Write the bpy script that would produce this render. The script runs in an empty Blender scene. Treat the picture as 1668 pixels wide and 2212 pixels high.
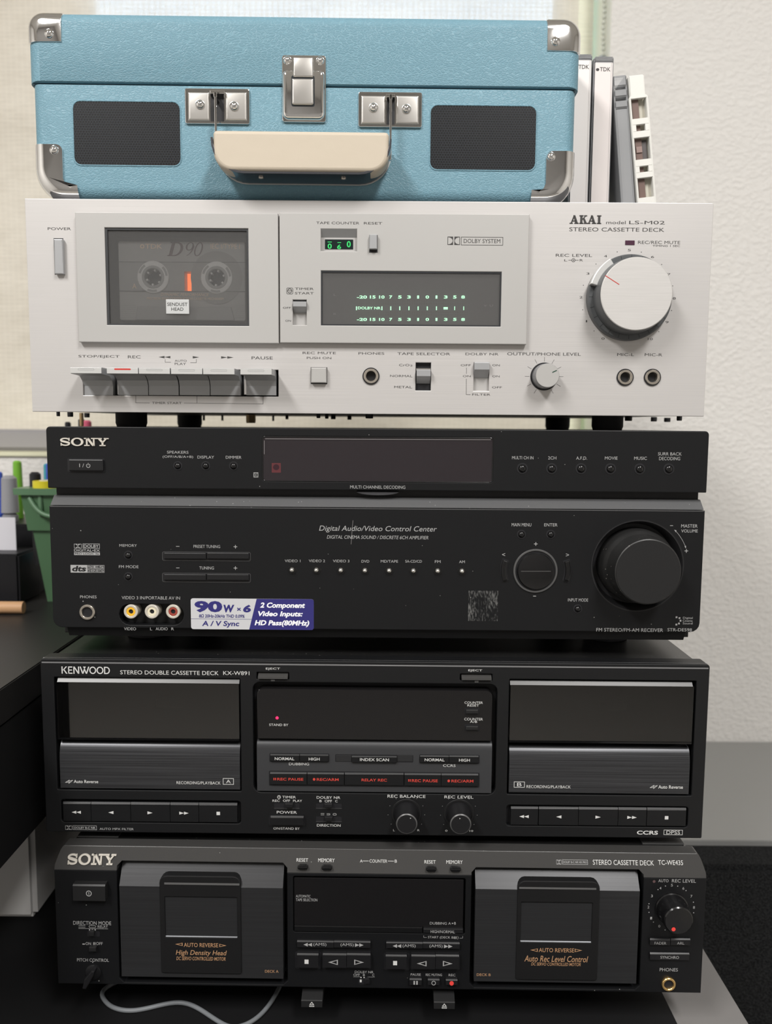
import bpy, bmesh, math, random
from mathutils import Vector, Matrix
random.seed(7)
SC = bpy.context.scene
COL = SC.collection
# ------------------------------------------------------------------ camera, world, lights, exposure
CAM_Z = 1.150                       # metres above the floor; heights below are in mm from the camera height
FPX, PITCH, YAW, ROLL = 1791.41, 0.103136, 0.000103, 0.007192
CAM = Vector((7.11, -531.28, 0.0))  # mm
_f = Vector((0, math.cos(PITCH), -math.sin(PITCH))); _r = Vector((1, 0, 0)); _u = Vector((0, math.sin(PITCH), math.cos(PITCH)))
_Z = Matrix.Rotation(YAW, 3, 'Z'); _f, _r, _u = _Z @ _f, _Z @ _r, _Z @ _u
FW = _f; RT = math.cos(ROLL) * _r + math.sin(ROLL) * _u; UP = -math.sin(ROLL) * _r + math.cos(ROLL) * _u
cd = bpy.data.cameras.new('camera'); cam = bpy.data.objects.new('camera', cd); COL.objects.link(cam)
cd.sensor_fit = 'VERTICAL'; cd.sensor_height = 36.0; cd.sensor_width = 36.0 * 1668 / 2212
cd.lens = FPX * 36.0 / 2212; cd.clip_start = 0.02; cd.clip_end = 50
cd.dof.use_dof = True; cd.dof.focus_distance = 0.535; cd.dof.aperture_fstop = 8.0
mw = Matrix((RT, UP, -FW)).transposed().to_4x4(); mw.translation = (CAM.x / 1000, CAM.y / 1000, CAM_Z)
cam.matrix_world = mw
SC.camera = cam

w = bpy.data.worlds.new('daylight'); SC.world = w; w.use_nodes = True
w.node_tree.nodes['Background'].inputs[0].default_value = (0.50, 0.75, 1.0, 1)
w.node_tree.nodes['Background'].inputs[1].default_value = 5.2

def area(name, loc, size, power, col=(1, 0.98, 0.955), rot=(0, 0, 0)):
    l = bpy.data.lights.new(name, 'AREA'); l.shape = 'RECTANGLE'; l.size, l.size_y = size; l.energy = power; l.color = col
    o = bpy.data.objects.new(name, l); COL.objects.link(o); o.location = loc; o.rotation_euler = rot; return o
area('ceiling_lamp', (-0.95, -1.45, 2.57), (0.30, 1.10), 54)
area('ceiling_lamp', (0.62, -1.45, 2.57), (0.30, 1.10), 47)
SC.view_settings.view_transform = 'Standard'; SC.view_settings.look = 'None'
SC.view_settings.exposure = 0.10; SC.view_settings.gamma = 1.0; SC.view_settings.use_curve_mapping = False

# ------------------------------------------------------------------ materials
MATS = {}
def mat(name, col, rough=0.5, metal=0.0, spec=0.35, emit=None, es=1.0, coat=0.0):
    m = bpy.data.materials.new(name); m.use_nodes = True; MATS[name] = m
    b = m.node_tree.nodes['Principled BSDF']
    b.inputs['Base Color'].default_value = (*col, 1); b.inputs['Roughness'].default_value = rough
    b.inputs['Metallic'].default_value = metal; b.inputs['Specular IOR Level'].default_value = spec
    b.inputs['Coat Weight'].default_value = coat
    if emit: b.inputs['Emission Color'].default_value = (*emit, 1); b.inputs['Emission Strength'].default_value = es
    return m
class NT:
    def __init__(s, m): s.t = m.node_tree; s.n = s.t.nodes; s.b = s.n['Principled BSDF']; s.c = s.n.new('ShaderNodeTexCoord')
    def new(s, typ, **kw):
        n = s.n.new(typ)
        for k, v in kw.items():
            if k in n.inputs: n.inputs[k].default_value = v
            else: setattr(n, k, v)
        return n
    def link(s, a, b): s.t.links.new(a, b)
    def coords(s, scale=(1, 1, 1), src='Object'):
        mp = s.n.new('ShaderNodeMapping'); mp.inputs['Scale'].default_value = scale
        s.link(s.c.outputs[src], mp.inputs['Vector']); return mp.outputs[0]
    def bump(s, h, strength=0.3, dist=0.001):
        b = s.n.new('ShaderNodeBump'); b.inputs['Strength'].default_value = strength; b.inputs['Distance'].default_value = dist
        s.link(h, b.inputs['Height']); s.link(b.outputs[0], s.b.inputs['Normal']); return b
    def ramp(s, fac, stops, to=None):
        r = s.n.new('ShaderNodeValToRGB'); e = r.color_ramp.elements
        while len(e) < len(stops): e.new(0.5)
        for el, (p, c) in zip(e, stops): el.position = p; el.color = (*c, 1) if len(c) == 3 else c
        s.link(fac, r.inputs[0])
        if to: s.link(r.outputs[0], s.b.inputs[to])
        return r.outputs[0]
def brushed(name, col, rough, metal, scale=(18, 60, 2600), amt=0.12, bs=0.08):
    m = mat(name, col, rough, metal); t = NT(m)
    n = t.new('ShaderNodeTexNoise', Scale=1.0, Detail=3.0); t.link(t.coords(scale), n.inputs['Vector'])
    lo = tuple(c * (1 - amt) for c in col); hi = tuple(min(1, c * (1 + amt)) for c in col)
    t.ramp(n.outputs[0], [(0.3, lo), (0.7, hi)], 'Base Color'); t.bump(n.outputs[0], bs, 0.0003); return m
def dusty(name, col, rough, dust=(0.30, 0.30, 0.29), thr=0.035, grain=0.0, spec=0.5, cell=110):
    m = mat(name, col, rough, 0, spec); t = NT(m)
    v = t.new('ShaderNodeTexVoronoi', Scale=float(cell)); t.link(t.coords(), v.inputs['Vector'])
    n = t.new('ShaderNodeTexNoise', Scale=14.0, Detail=3.0); t.link(t.coords(), n.inputs['Vector'])
    mm = t.new('ShaderNodeMath', operation='MULTIPLY'); t.link(n.outputs[0], mm.inputs[0]); mm.inputs[1].default_value = 2.0 * thr
    lt = t.new('ShaderNodeMath', operation='LESS_THAN'); t.link(v.outputs['Distance'], lt.inputs[0]); t.link(mm.outputs[0], lt.inputs[1])
    mx = t.new('ShaderNodeMix', data_type='RGBA'); t.link(lt.outputs[0], mx.inputs[0])
    mx.inputs[6].default_value = (*col, 1); mx.inputs[7].default_value = (*dust, 1); t.link(mx.outputs[2], t.b.inputs['Base Color'])
    if grain:
        g = t.new('ShaderNodeTexNoise', Scale=1400.0, Detail=2.0); t.link(t.coords(), g.inputs['Vector']); t.bump(g.outputs[0], grain, 0.0003)
    return m
def thin_glass(name, tint, gloss=0.10, rough=0.03, haze=None, hz=0.0):
    m = bpy.data.materials.new(name); m.use_nodes = True; MATS[name] = m; t = m.node_tree; t.nodes.clear()
    o = t.nodes.new('ShaderNodeOutputMaterial'); tr = t.nodes.new('ShaderNodeBsdfTransparent'); tr.inputs[0].default_value = (*tint, 1)
    g = t.nodes.new('ShaderNodeBsdfGlossy'); g.inputs['Roughness'].default_value = rough
    f = t.nodes.new('ShaderNodeFresnel'); f.inputs[0].default_value = 1.5
    a = t.nodes.new('ShaderNodeMath'); a.operation = 'ADD'; a.inputs[1].default_value = gloss - 0.04; t.links.new(f.outputs[0], a.inputs[0])
    mx = t.nodes.new('ShaderNodeMixShader'); t.links.new(a.outputs[0], mx.inputs[0]); t.links.new(tr.outputs[0], mx.inputs[1]); t.links.new(g.outputs[0], mx.inputs[2])
    last = mx.outputs[0]
    if haze:
        d = t.nodes.new('ShaderNodeBsdfDiffuse'); d.inputs[0].default_value = (*haze, 1)
        m2 = t.nodes.new('ShaderNodeMixShader'); m2.inputs[0].default_value = hz; t.links.new(last, m2.inputs[1]); t.links.new(d.outputs[0], m2.inputs[2]); last = m2.outputs[0]
    t.links.new(last, o.inputs[0]); return m

silver = brushed('brushed_silver', (0.545, 0.528, 0.517), 0.42, 0.35, (10, 60, 3200), 0.05, 0.05)
silver_flat = mat('satin_silver', (0.42, 0.412, 0.40), 0.5, 0.25)
silver_key = mat('grey_key_metal', (0.40, 0.405, 0.415), 0.38, 0.45)
silver_bright = mat('bright_key_metal', (0.62, 0.62, 0.61), 0.35, 0.4)
knob_face = brushed('knob_face_silver', (0.60, 0.585, 0.57), 0.4, 0.35, (40, 60, 1500), 0.04, 0.03)
knob_dark = mat('knob_dark_grey', (0.10, 0.105, 0.11), 0.4, 0.3)
ink = mat('dark_print', (0.045, 0.043, 0.042), 0.6)
slot_dark = mat('slot_black', (0.012, 0.012, 0.014), 0.5)
slot_grey = mat('slot_grey', (0.42, 0.41, 0.40), 0.5, 0.2)
chrome = mat('chrome', (0.82, 0.815, 0.81), 0.08, 1.0)
nickel = mat('nickel_ring', (0.62, 0.57, 0.50), 0.25, 0.9)
gold = mat('gold_ring', (0.75, 0.50, 0.20), 0.25, 0.9)
steel_case = mat('dark_steel_case', (0.10, 0.10, 0.105), 0.5, 0.3)
rubber = mat('black_rubber', (0.012, 0.012, 0.013), 0.7)
green_lit = mat('green_display', (0.3, 0.9, 0.5), 0.5, emit=(0.50, 1.0, 0.62), es=1.5)
green_dim = mat('green_counter_digit', (0.02, 0.35, 0.08), 0.5, emit=(0.02, 0.45, 0.10), es=0.7)
dim_print = mat('dim_display_print', (0.42, 0.41, 0.41), 0.5)
dim_seg = mat('unlit_segment', (0.20, 0.175, 0.17), 0.5)
red_ink = mat('red_print', (0.50, 0.03, 0.02), 0.5)
red_btn = mat('red_symbol', (0.75, 0.06, 0.05), 0.5)
red_led = mat('red_lamp_lit', (0.9, 0.02, 0.08), 0.4, emit=(1.0, 0.02, 0.10), es=1.6)
led_off = mat('maroon_lamp', (0.07, 0.03, 0.05), 0.2)
orange_lit = mat('orange_lamp_lit', (1.0, 0.25, 0.06), 0.5, emit=(1.0, 0.20, 0.05), es=1.1)
black_panel = brushed('black_aluminium', (0.0060, 0.0063, 0.0071), 0.45, 0.0, (14, 60, 1500), 0.10, 0.04)
black_dust = dusty('dusty_black_panel', (0.0064, 0.0067, 0.0075), 0.45, thr=0.03, grain=0.06, spec=0.25)
black_top = dusty('dusty_black_cover', (0.010, 0.010, 0.010), 0.30, (0.16, 0.155, 0.15), 0.09, 0.10, cell=260)
black_gloss = mat('black_gloss', (0.006, 0.006, 0.0065), 0.22, coat=0.3)
black_matte = mat('black_matte', (0.006, 0.006, 0.0065), 0.55)
black_key = mat('black_key', (0.010, 0.010, 0.011), 0.38)
black_edge = mat('pale_key_edge', (0.10, 0.10, 0.10), 0.4, 0.3)  # paler grey for thin lines along key and slot edges
grey_band = dusty('grey_band', (0.040, 0.039, 0.038), 0.36, (0.22, 0.22, 0.21), 0.03, 0.08)
ledge_grey = dusty('dusty_grey_ledge', (0.078, 0.079, 0.082), 0.55, (0.3, 0.3, 0.3), 0.06, 0.1, cell=200)
gun_brushed = brushed('brushed_gunmetal', (0.052, 0.053, 0.057), 0.32, 0.55, (9, 60, 1700), 0.45, 0.10)
gun_plain = brushed('gunmetal', (0.036, 0.0365, 0.0385), 0.34, 0.45, (9, 60, 1500), 0.12, 0.03)
bright_edge = mat('bright_bevel', (0.11, 0.11, 0.11), 0.35, 0.5)
smoke = thin_glass('smoked_glass', (0.30, 0.30, 0.32), 0.10, 0.03)
smoke_flat = mat('smoked_window', (0.012, 0.012, 0.0125), 0.06, spec=0.6)
disp_purple = mat('display_window', (0.016, 0.012, 0.015), 0.07, spec=0.7)
disp_black = mat('display_black', (0.009, 0.0085, 0.009), 0.08)
deck_window = mat('deck_window_reflection', (0.065, 0.080, 0.100), 0.2, spec=0.6)  # bluish reflection of sky and room is put into the base colour
sheen_pane = thin_glass('sheen_pane', (0.95, 0.95, 0.95), 0.07, 0.03, (0.65, 0.65, 0.65), 0.065)  # grey haze stands in for the bright room mirrored in the pane
print_grey = mat('grey_print', (0.33, 0.33, 0.33), 0.6)
print_white = mat('white_print', (0.58, 0.58, 0.57), 0.6)
copper = mat('copper_print', (0.42, 0.24, 0.13), 0.5)
logo_silver = mat('logo_silver', (0.72, 0.68, 0.61), 0.35, 0.4)
sticker_white = mat('sticker_silver_white', (0.55, 0.555, 0.575), 0.4, 0.1)
sticker_blue = mat('sticker_blue', (0.030, 0.027, 0.155), 0.4)
sticker_text = mat('sticker_white_text', (0.85, 0.85, 0.88), 0.4)
gold_print = mat('gold_print', (1.0, 0.78, 0.58), 0.5)
plum_print = mat('plum_print', (0.13, 0.075, 0.085), 0.5)
cass_grey = mat('smoky_tape_shell', (0.52, 0.515, 0.51), 0.4)
cass_mid = mat('smoky_tape_window', (0.46, 0.46, 0.46), 0.4)
cass_pack = mat('tape_pack', (0.40, 0.395, 0.39), 0.4)
reel_white = mat('clear_reel', (0.95, 0.95, 0.95), 0.35)
reel_rim = mat('reel_rim', (0.48, 0.48, 0.48), 0.3)
cream = mat('cream_vinyl', (0.52, 0.455, 0.365), 0.5)
t = NT(cream); n_ = t.new('ShaderNodeTexNoise', Scale=90.0, Detail=3.0); t.link(t.coords(), n_.inputs['Vector']); t.bump(n_.outputs[0], 0.25, 0.0008)
# leather-look vinyl: cells bounded by fine creases
leather = mat('blue_leatherette', (0.155, 0.30, 0.352), 0.45); t = NT(leather)
nz = t.new('ShaderNodeTexNoise', Scale=120.0, Detail=2.0); mp = t.coords((0.6, 1, 1.3)); t.link(mp, nz.inputs['Vector'])
va = t.new('ShaderNodeVectorMath', operation='MULTIPLY_ADD'); t.link(nz.outputs['Color'], va.inputs[0]); va.inputs[1].default_value = (0.006, 0.006, 0.006); t.link(mp, va.inputs[2])
vo = t.new('ShaderNodeTexVoronoi', Scale=600.0, feature='DISTANCE_TO_EDGE'); t.link(va.outputs[0], vo.inputs['Vector'])
mr = t.new('ShaderNodeMapRange'); mr.inputs[1].default_value = 0.0; mr.inputs[2].default_value = 0.16; t.link(vo.outputs[0], mr.inputs[0])
t.bump(mr.outputs[0], 0.36, 0.00035)
t.ramp(mr.outputs[0], [(0.0, (0.175, 0.330, 0.405)), (0.5, (0.148, 0.280, 0.348))], 'Base Color')
# perforated metal: hexagonal array of punched holes
grille = mat('perforated_black_metal', (0.02, 0.02, 0.024), 0.4, 0.0); t = NT(grille)
P_ = 1 / 0.00172
def lattice(off):
    m_ = t.n.new('ShaderNodeMapping'); m_.inputs['Scale'].default_value = (P_, 1, P_ / 1.732); m_.inputs['Location'].default_value = off
    t.link(t.c.outputs['Object'], m_.inputs['Vector'])
    fr = t.new('ShaderNodeVectorMath', operation='FRACTION'); t.link(m_.outputs[0], fr.inputs[0])
    sb = t.new('ShaderNodeVectorMath', operation='SUBTRACT'); t.link(fr.outputs[0], sb.inputs[0]); sb.inputs[1].default_value = (0.5, 0.5, 0.5)
    ml = t.new('ShaderNodeVectorMath', operation='MULTIPLY'); t.link(sb.outputs[0], ml.inputs[0]); ml.inputs[1].default_value = (1, 0, 1.732)
    ln = t.new('ShaderNodeVectorMath', operation='LENGTH'); t.link(ml.outputs[0], ln.inputs[0]); return ln.outputs['Value']
mi = t.new('ShaderNodeMath', operation='MINIMUM'); t.link(lattice((0, 0, 0)), mi.inputs[0]); t.link(lattice((0.5, 0, 0.5)), mi.inputs[1])
t.ramp(mi.outputs[0], [(0.30, (0.0012, 0.0012, 0.0016)), (0.40, (0.017, 0.020, 0.025))], 'Base Color')
t.bump(t.ramp(mi.outputs[0], [(0.28, (0, 0, 0)), (0.40, (1, 1, 1))]), 0.9, 0.0006)
residue = bpy.data.materials.new('sticker_residue'); residue.use_nodes = True; t = NT(residue)
t.b.inputs['Base Color'].default_value = (0.35, 0.35, 0.34, 1); t.b.inputs['Roughness'].default_value = 0.7
n1 = t.new('ShaderNodeTexNoise', Scale=1100.0, Detail=5.0); t.link(t.coords((1, 1, 0.35)), n1.inputs['Vector'])
n2 = t.new('ShaderNodeTexNoise', Scale=55.0, Detail=1.0); t.link(t.coords(), n2.inputs['Vector'])
mu = t.new('ShaderNodeMath', operation='MULTIPLY'); t.link(n1.outputs[0], mu.inputs[0]); t.link(n2.outputs[0], mu.inputs[1])
t.ramp(mu.outputs[0], [(0.25, (0, 0, 0)), (0.46, (0.26, 0.26, 0.26))], 'Alpha')

# ------------------------------------------------------------------ mesh helpers (mm in a unit's own frame: u right, d towards the viewer, z up)
def link(o, parent=None):
    COL.objects.link(o)
    if parent is not None: o.parent = parent
    return o
def mesh(name, verts, faces, m, parent, smooth=None, raw=False):
    me = bpy.data.meshes.new(name)
    me.from_pydata([v if raw else (v[0] / 1000, -v[1] / 1000, v[2] / 1000) for v in verts], [], faces)
    me.materials.append(m); me.validate(); me.update()
    bm = bmesh.new(); bm.from_mesh(me); bmesh.ops.recalc_face_normals(bm, faces=bm.faces); bm.to_mesh(me); bm.free()
    if smooth is not None:
        me.shade_smooth(); me.set_sharp_from_angle(angle=math.radians(smooth))
    return link(bpy.data.objects.new(name, me), parent)
def curve_mesh(loops, depth=0.0, bev=0.0, bres=1):
    """fill of closed loops (with holes) as a slab of the given depth; returns verts (u, w, z) and faces"""
    c = bpy.data.curves.new('tmp', 'CURVE'); c.dimensions = '2D'; c.fill_mode = 'BOTH' if depth > 0 else 'FRONT'
    for lp in loops:
        s = c.splines.new('POLY'); s.points.add(len(lp) - 1); s.use_cyclic_u = True
        for p, q in zip(s.points, lp): p.co = (q[0], q[1], 0, 1)
    if depth > 0:
        bev = min(bev, depth * 0.45); c.extrude = depth / 2 - bev
        if bev > 0: c.bevel_depth = bev; c.offset = -bev; c.bevel_resolution = bres
    o = bpy.data.objects.new('tmp', c); me = bpy.data.meshes.new_from_object(o)
    vs = [(v.co.x, v.co.z, v.co.y) for v in me.vertices]; fs = [tuple(p.vertices) for p in me.polygons]
    bpy.data.meshes.remove(me); bpy.data.objects.remove(o); bpy.data.curves.remove(c)
    return vs, fs
def slab(name, loops, d0, d1, m, parent, bev=0.0, smooth=None, bres=1):
    vs, fs = curve_mesh(loops, abs(d1 - d0), bev, bres); mid = (d0 + d1) / 2
    return mesh(name, [(u, mid + q, z) for u, q, z in vs], fs, m, parent, smooth)
def flat(name, shapes, d, m, parent):
    """flat print: every shape is [outer, hole, ...]; all fills joined"""
    V, Fc = [], []
    for lp in shapes:
        vs, fs = curve_mesh(lp); b = len(V); V += [(u, d, z) for u, _, z in vs]; Fc += [tuple(i + b for i in f) for f in fs]
    return mesh(name, V, Fc, m, parent)
def rr(u0, z0, u1, z1, r=0.0, n=4):
    """rounded rectangle; r one radius or (bl, br, tr, tl)"""
    if u0 > u1: u0, u1 = u1, u0
    if z0 > z1: z0, z1 = z1, z0
    R = (r,) * 4 if isinstance(r, (int, float)) else r; mxr = min(u1 - u0, z1 - z0) / 2
    out = []
    for (cx, cz, sx, sz, a0), q in zip([(u0, z0, 1, 1, 180), (u1, z0, -1, 1, 270), (u1, z1, -1, -1, 0), (u0, z1, 1, -1, 90)], R):
        q = min(q, mxr * 0.999)
        if q <= 0.01: out.append((cx, cz)); continue
        for k in range(n + 1):
            a = math.radians(a0 + 90 * k / n); out.append((cx + sx * q + q * math.cos(a), cz + sz * q + q * math.sin(a)))
    return out
def circ(u, z, r, n=32, rz=None): return [(u + r * math.cos(2 * math.pi * k / n), z + (rz or r) * math.sin(2 * math.pi * k / n)) for k in range(n)]
def lathe(name, u, z, prof, m, parent, seg=48, smooth=35):
    V, Fc = [], []
    for d, r in prof:
        for k in range(seg):
            a = 2 * math.pi * k / seg; V.append((u + r * math.cos(a), d, z + r * math.sin(a)))
    for i in range(len(prof) - 1):
        for k in range(seg):
            a, b = i * seg + k, i * seg + (k + 1) % seg; Fc.append((a, b, b + seg, a + seg))
    if prof[0][1] > 0.001: Fc.append(tuple(range(seg)))
    if prof[-1][1] > 0.001: Fc.append(tuple((len(prof) - 1) * seg + k for k in range(seg)))
    return mesh(name, V, Fc, m, parent, smooth)
def ring(name, u, z, ro, ri, d0, d1, m, parent, seg=40, bev=0.3):
    return lathe_open(name, u, z, [(d0, ro), (d1 - bev, ro), (d1, ro - bev), (d1, ri + bev), (d1 - bev, ri), (d0, ri)], m, parent, seg)
def lathe_open(name, u, z, prof, m, parent, seg=40, smooth=35):
    V, Fc = [], []; n = len(prof)
    for d, r in prof:
        for k in range(seg):
            a = 2 * math.pi * k / seg; V.append((u + r * math.cos(a), d, z + r * math.sin(a)))
    for i in range(n):
        j = (i + 1) % n
        for k in range(seg):
            k2 = (k + 1) % seg; Fc.append((i * seg + k, i * seg + k2, j * seg + k2, j * seg + k))
    return mesh(name, V, Fc, m, parent, smooth)
def box(name, u0, u1, z0, z1, d0, d1, m, parent, bev=0.0): return slab(name, [rr(u0, z0, u1, z1)], d0, d1, m, parent, bev)
def extr(name, prof, u0, u1, m, parent, smooth=None, inset=0.0):
    """profile [(d, z)] drawn along u; inset tapers the two ends"""
    n = len(prof); V = [(u0, d, z) for d, z in prof] + [(u1, d, z) for d, z in prof]
    Fc = [(i, (i + 1) % n, n + (i + 1) % n, n + i) for i in range(n)] + [tuple(range(n)), tuple(range(2 * n - 1, n - 1, -1))]
    return mesh(name, V, Fc, m, parent, smooth)
def tube(name, pts, r, m, parent, res=4, raw=False, smooth_path=True):
    c = bpy.data.curves.new('tmp', 'CURVE'); c.dimensions = '3D'; c.bevel_depth = r; c.bevel_resolution = res; c.use_fill_caps = True
    if smooth_path:
        s = c.splines.new('NURBS'); s.points.add(len(pts) - 1); s.use_endpoint_u = True; s.order_u = 4; s.resolution_u = 6
    else:
        s = c.splines.new('POLY'); s.points.add(len(pts) - 1)
    for p, q in zip(s.points, pts): p.co = (*q, 1)
    o = bpy.data.objects.new('tmp', c); me = bpy.data.meshes.new_from_object(o)
    vs = [tuple(v.co) for v in me.vertices]; fs = [tuple(p.vertices) for p in me.polygons]
    bpy.data.meshes.remove(me); bpy.data.objects.remove(o); bpy.data.curves.remove(c)
    return mesh(name, vs, fs, m, parent, 50, raw)
def glyphs(s, shear=0.0, bold=0.0, spacing=1.0):
    c = bpy.data.curves.new('tmp', 'FONT'); c.body = s; c.size = 1.0; c.shear = shear; c.offset = bold; c.resolution_u = 3; c.space_character = spacing
    o = bpy.data.objects.new('tmp', c); me = bpy.data.meshes.new_from_object(o)
    vs = [(v.co.x, v.co.y) for v in me.vertices]; fs = [tuple(p.vertices) for p in me.polygons]
    bpy.data.meshes.remove(me); bpy.data.objects.remove(o); bpy.data.curves.remove(c)
    return vs, fs

# ------------------------------------------------------------------ a unit of the stack and the sheets it was measured from
def tag(o, label, cat, group=None, kind=None):
    o['label'] = label; o['category'] = cat
    if group: o['group'] = group
    if kind: o['kind'] = kind
    return o
class Unit:
    """a thing whose front face is a vertical plane; x, y, yaw place it, zb is its base (mm from camera height)"""
    def __init__(s, name, label, cat, x, y, yaw, zb):
        s.x, s.y, s.yaw, s.zb = x, y, yaw, zb
        s.root = bpy.data.objects.new(name, None); COL.objects.link(s.root); s.root.empty_display_size = 0.05
        s.root.location = (x / 1000, y / 1000, CAM_Z + zb / 1000); s.root.rotation_euler = (0, 0, yaw)
        tag(s.root, label, cat)
        s.e = Vector((math.cos(yaw), math.sin(yaw), 0)); s.n = Vector((math.sin(yaw), -math.cos(yaw), 0))
    def m(s, px, py, d=0.0):
        """measured photo position of a point lying d mm in front of the face -> (u, z) in mm"""
        ray = FW + RT * ((px - 834) / FPX) + UP * ((1106 - py) / FPX)
        o = Vector((s.x, s.y, 0)) + s.n * d
        X = CAM + ray * (((o - CAM).dot(s.n)) / ray.dot(s.n))
        return ((X - o).dot(s.e), X.z - s.zb)
class Sheet:
    """one enlarged view of the photo used to take measurements"""
    def __init__(s, U, ox, oy, k): s.U, s.ox, s.oy, s.k = U, ox, oy, k
    def p(s, x, y, d=0.0): return s.U.m(s.ox + x / s.k, s.oy + y / s.k, d)
    def r(s, x0, y0, x1, y1, d=0.0):
        xm, ym = (x0 + x1) / 2, (y0 + y1) / 2
        return (s.p(x0, ym, d)[0], s.p(xm, y1, d)[1], s.p(x1, ym, d)[0], s.p(xm, y0, d)[1])
    def mm(s, n, x=0, y=0, d=0.0): return abs(s.p(x + n, y, d)[0] - s.p(x, y, d)[0])
def T(S, s, x0, y0, x1, y1, m, parent, d=0.06, shear=0.0, bold=0.0, spacing=1.0, name='lettering'):
    vs, fs = glyphs(s, shear, bold, spacing)
    a0, a1 = min(v[0] for v in vs), max(v[0] for v in vs); b0, b1 = min(v[1] for v in vs), max(v[1] for v in vs)
    u0, z0, u1, z1 = S.r(x0, y0, x1, y1, d); ku, kz = (u1 - u0) / max(a1 - a0, 1e-6), (z1 - z0) / max(b1 - b0, 1e-6)
    return mesh(name, [(u0 + (a - a0) * ku, d, z0 + (b - b0) * kz) for a, b in vs], fs, m, parent)
def plate(S, name, m, x0, y0, x1, y1, d0, d1, parent, rad=0.0, bev=0.25, holes=(), smooth=None, at=None):
    """slab whose front outline was measured at depth d1 (or at)"""
    return slab(name, [rr(*S.r(x0, y0, x1, y1, d1 if at is None else at), rad)] + list(holes), d0, d1, m, parent, bev, smooth)
def sym(S, kind, x, y, w, h, m, parent, d=0.06, name='symbol'):
    u0, z0, u1, z1 = S.r(x - w / 2, y - h / 2, x + w / 2, y + h / 2, d); um, zm = (u0 + u1) / 2, (z0 + z1) / 2; sh = []
    if kind == '<': sh = [[[(u0, zm), (u1, z0), (u1, z1)]]]
    if kind == '>': sh = [[[(u0, z0), (u1, zm), (u0, z1)]]]
    if kind == '<<': sh = [[[(u0, zm), (um, z0), (um, z1)]], [[(um, zm), (u1, z0), (u1, z1)]]]
    if kind == '>>': sh = [[[(u0, z0), (um, zm), (u0, z1)]], [[(um, z0), (u1, zm), (um, z1)]]]
    if kind == '#': sh = [[[(u0, z0), (u1, z0), (u1, z1), (u0, z1)]]]
    if kind == 'o': sh = [[circ(um, zm, (u1 - u0) / 2, 24, (z1 - z0) / 2)]]
    if kind == 'O': sh = [[circ(um, zm, (u1 - u0) / 2, 28, (z1 - z0) / 2), circ(um, zm, (u1 - u0) / 2 * .72, 28, (z1 - z0) / 2 * .72)]]
    if kind == '||': q = (u1 - u0) * .36; sh = [[[(u0, z0), (u0 + q, z0), (u0 + q, z1), (u0, z1)]], [[(u1 - q, z0), (u1, z0), (u1, z1), (u1 - q, z1)]]]
    if kind in ('<o', '>o'):
        a, b = (u0, u1) if kind == '<o' else (u1, u0); q = (b - a) * .13; ww = (z1 - z0) * .17
        sh = [[[(a, zm), (b, z0), (b, z1)], [(a + 2.6 * q, zm), (b - q * .8, z0 + ww), (b - q * .8, z1 - ww)]]]
    if kind == 'eject':
        hh = z1 - z0; q = (u1 - u0) * .12
        sh = [[[(u0, z0 + .38 * hh), (u1, z0 + .38 * hh), (um, z1)], [(u0 + 2 * q, z0 + .48 * hh), (u1 - 2 * q, z0 + .48 * hh), (um, z1 - .2 * hh)]],
              [rr(u0, z0, u1, z0 + .24 * hh), rr(u0 + q, z0 + .08 * hh, u1 - q, z0 + .16 * hh)]]
    return flat(name, sh, d, m, parent)
def frame(S, x0, y0, x1, y1, w, m, parent, d=0.06, rad=0.0, name='printed_frame'):
    u0, z0, u1, z1 = S.r(x0, y0, x1, y1, d); q = S.mm(w)
    return flat(name, [[rr(u0, z0, u1, z1, rad), rr(u0 + q, z0 + q, u1 - q, z1 - q, max(0, rad - q))]], d, m, parent)
def line(S, pts, w, m, parent, d=0.06, name='printed_line'):
    q = S.mm(w) / 2; P = [S.p(x, y, d) for x, y in pts]; sh = []
    for a, b in zip(P, P[1:]):
        dx, dz = b[0] - a[0], b[1] - a[1]; L = math.hypot(dx, dz) or 1; nx, nz = -dz / L * q, dx / L * q; ex, ez = dx / L * q, dz / L * q
        sh.append([[(a[0] + nx - ex, a[1] + nz - ez), (b[0] + nx + ex, b[1] + nz + ez), (b[0] - nx + ex, b[1] - nz + ez), (a[0] - nx - ex, a[1] - nz - ez)]])
    return flat(name, sh, d, m, parent)
def double_d(S, x0, y0, x1, y1, m, parent, d=0.06):
    u0, z0, u1, z1 = S.r(x0, y0, x1, y1, d); um = (u0 + u1) / 2; q = (u1 - u0) * .05; hh = (z1 - z0) / 2; zm = (z0 + z1) / 2; sh = []
    for a, b, s in ((u0, um - q, 1), (um + q, u1, -1)):
        lo, hi = (a, b) if s > 0 else (b, a); e = (b - a) * .10
        D = [(lo + s * e, zm - hh * .84)] + [(lo + s * (e + (b - a) * .82 * math.cos(math.radians(t_))), zm + hh * .84 * math.sin(math.radians(t_))) for t_ in range(-90, 91, 15)] + [(lo + s * e, zm + hh * .84)]
        sh.append([[(a, z0), (b, z0), (b, z1), (a, z1)], D])
    return flat('double_d_mark', sh, d, m, parent)
def fit_shapes(S, shapes, x0, y0, x1, y1, d=0.0, shear=0.0):
    pts = [(x + shear * y, y) for sh in shapes for lp in sh for x, y in lp]
    a0, a1 = min(p[0] for p in pts), max(p[0] for p in pts); b0, b1 = min(p[1] for p in pts), max(p[1] for p in pts)
    u0, z0, u1, z1 = S.r(x0, y0, x1, y1, d)
    return [[[(u0 + (x + shear * y - a0) / (a1 - a0) * (u1 - u0), z0 + (y - b0) / (b1 - b0) * (z1 - z0)) for x, y in lp] for lp in sh] for sh in shapes]
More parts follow.
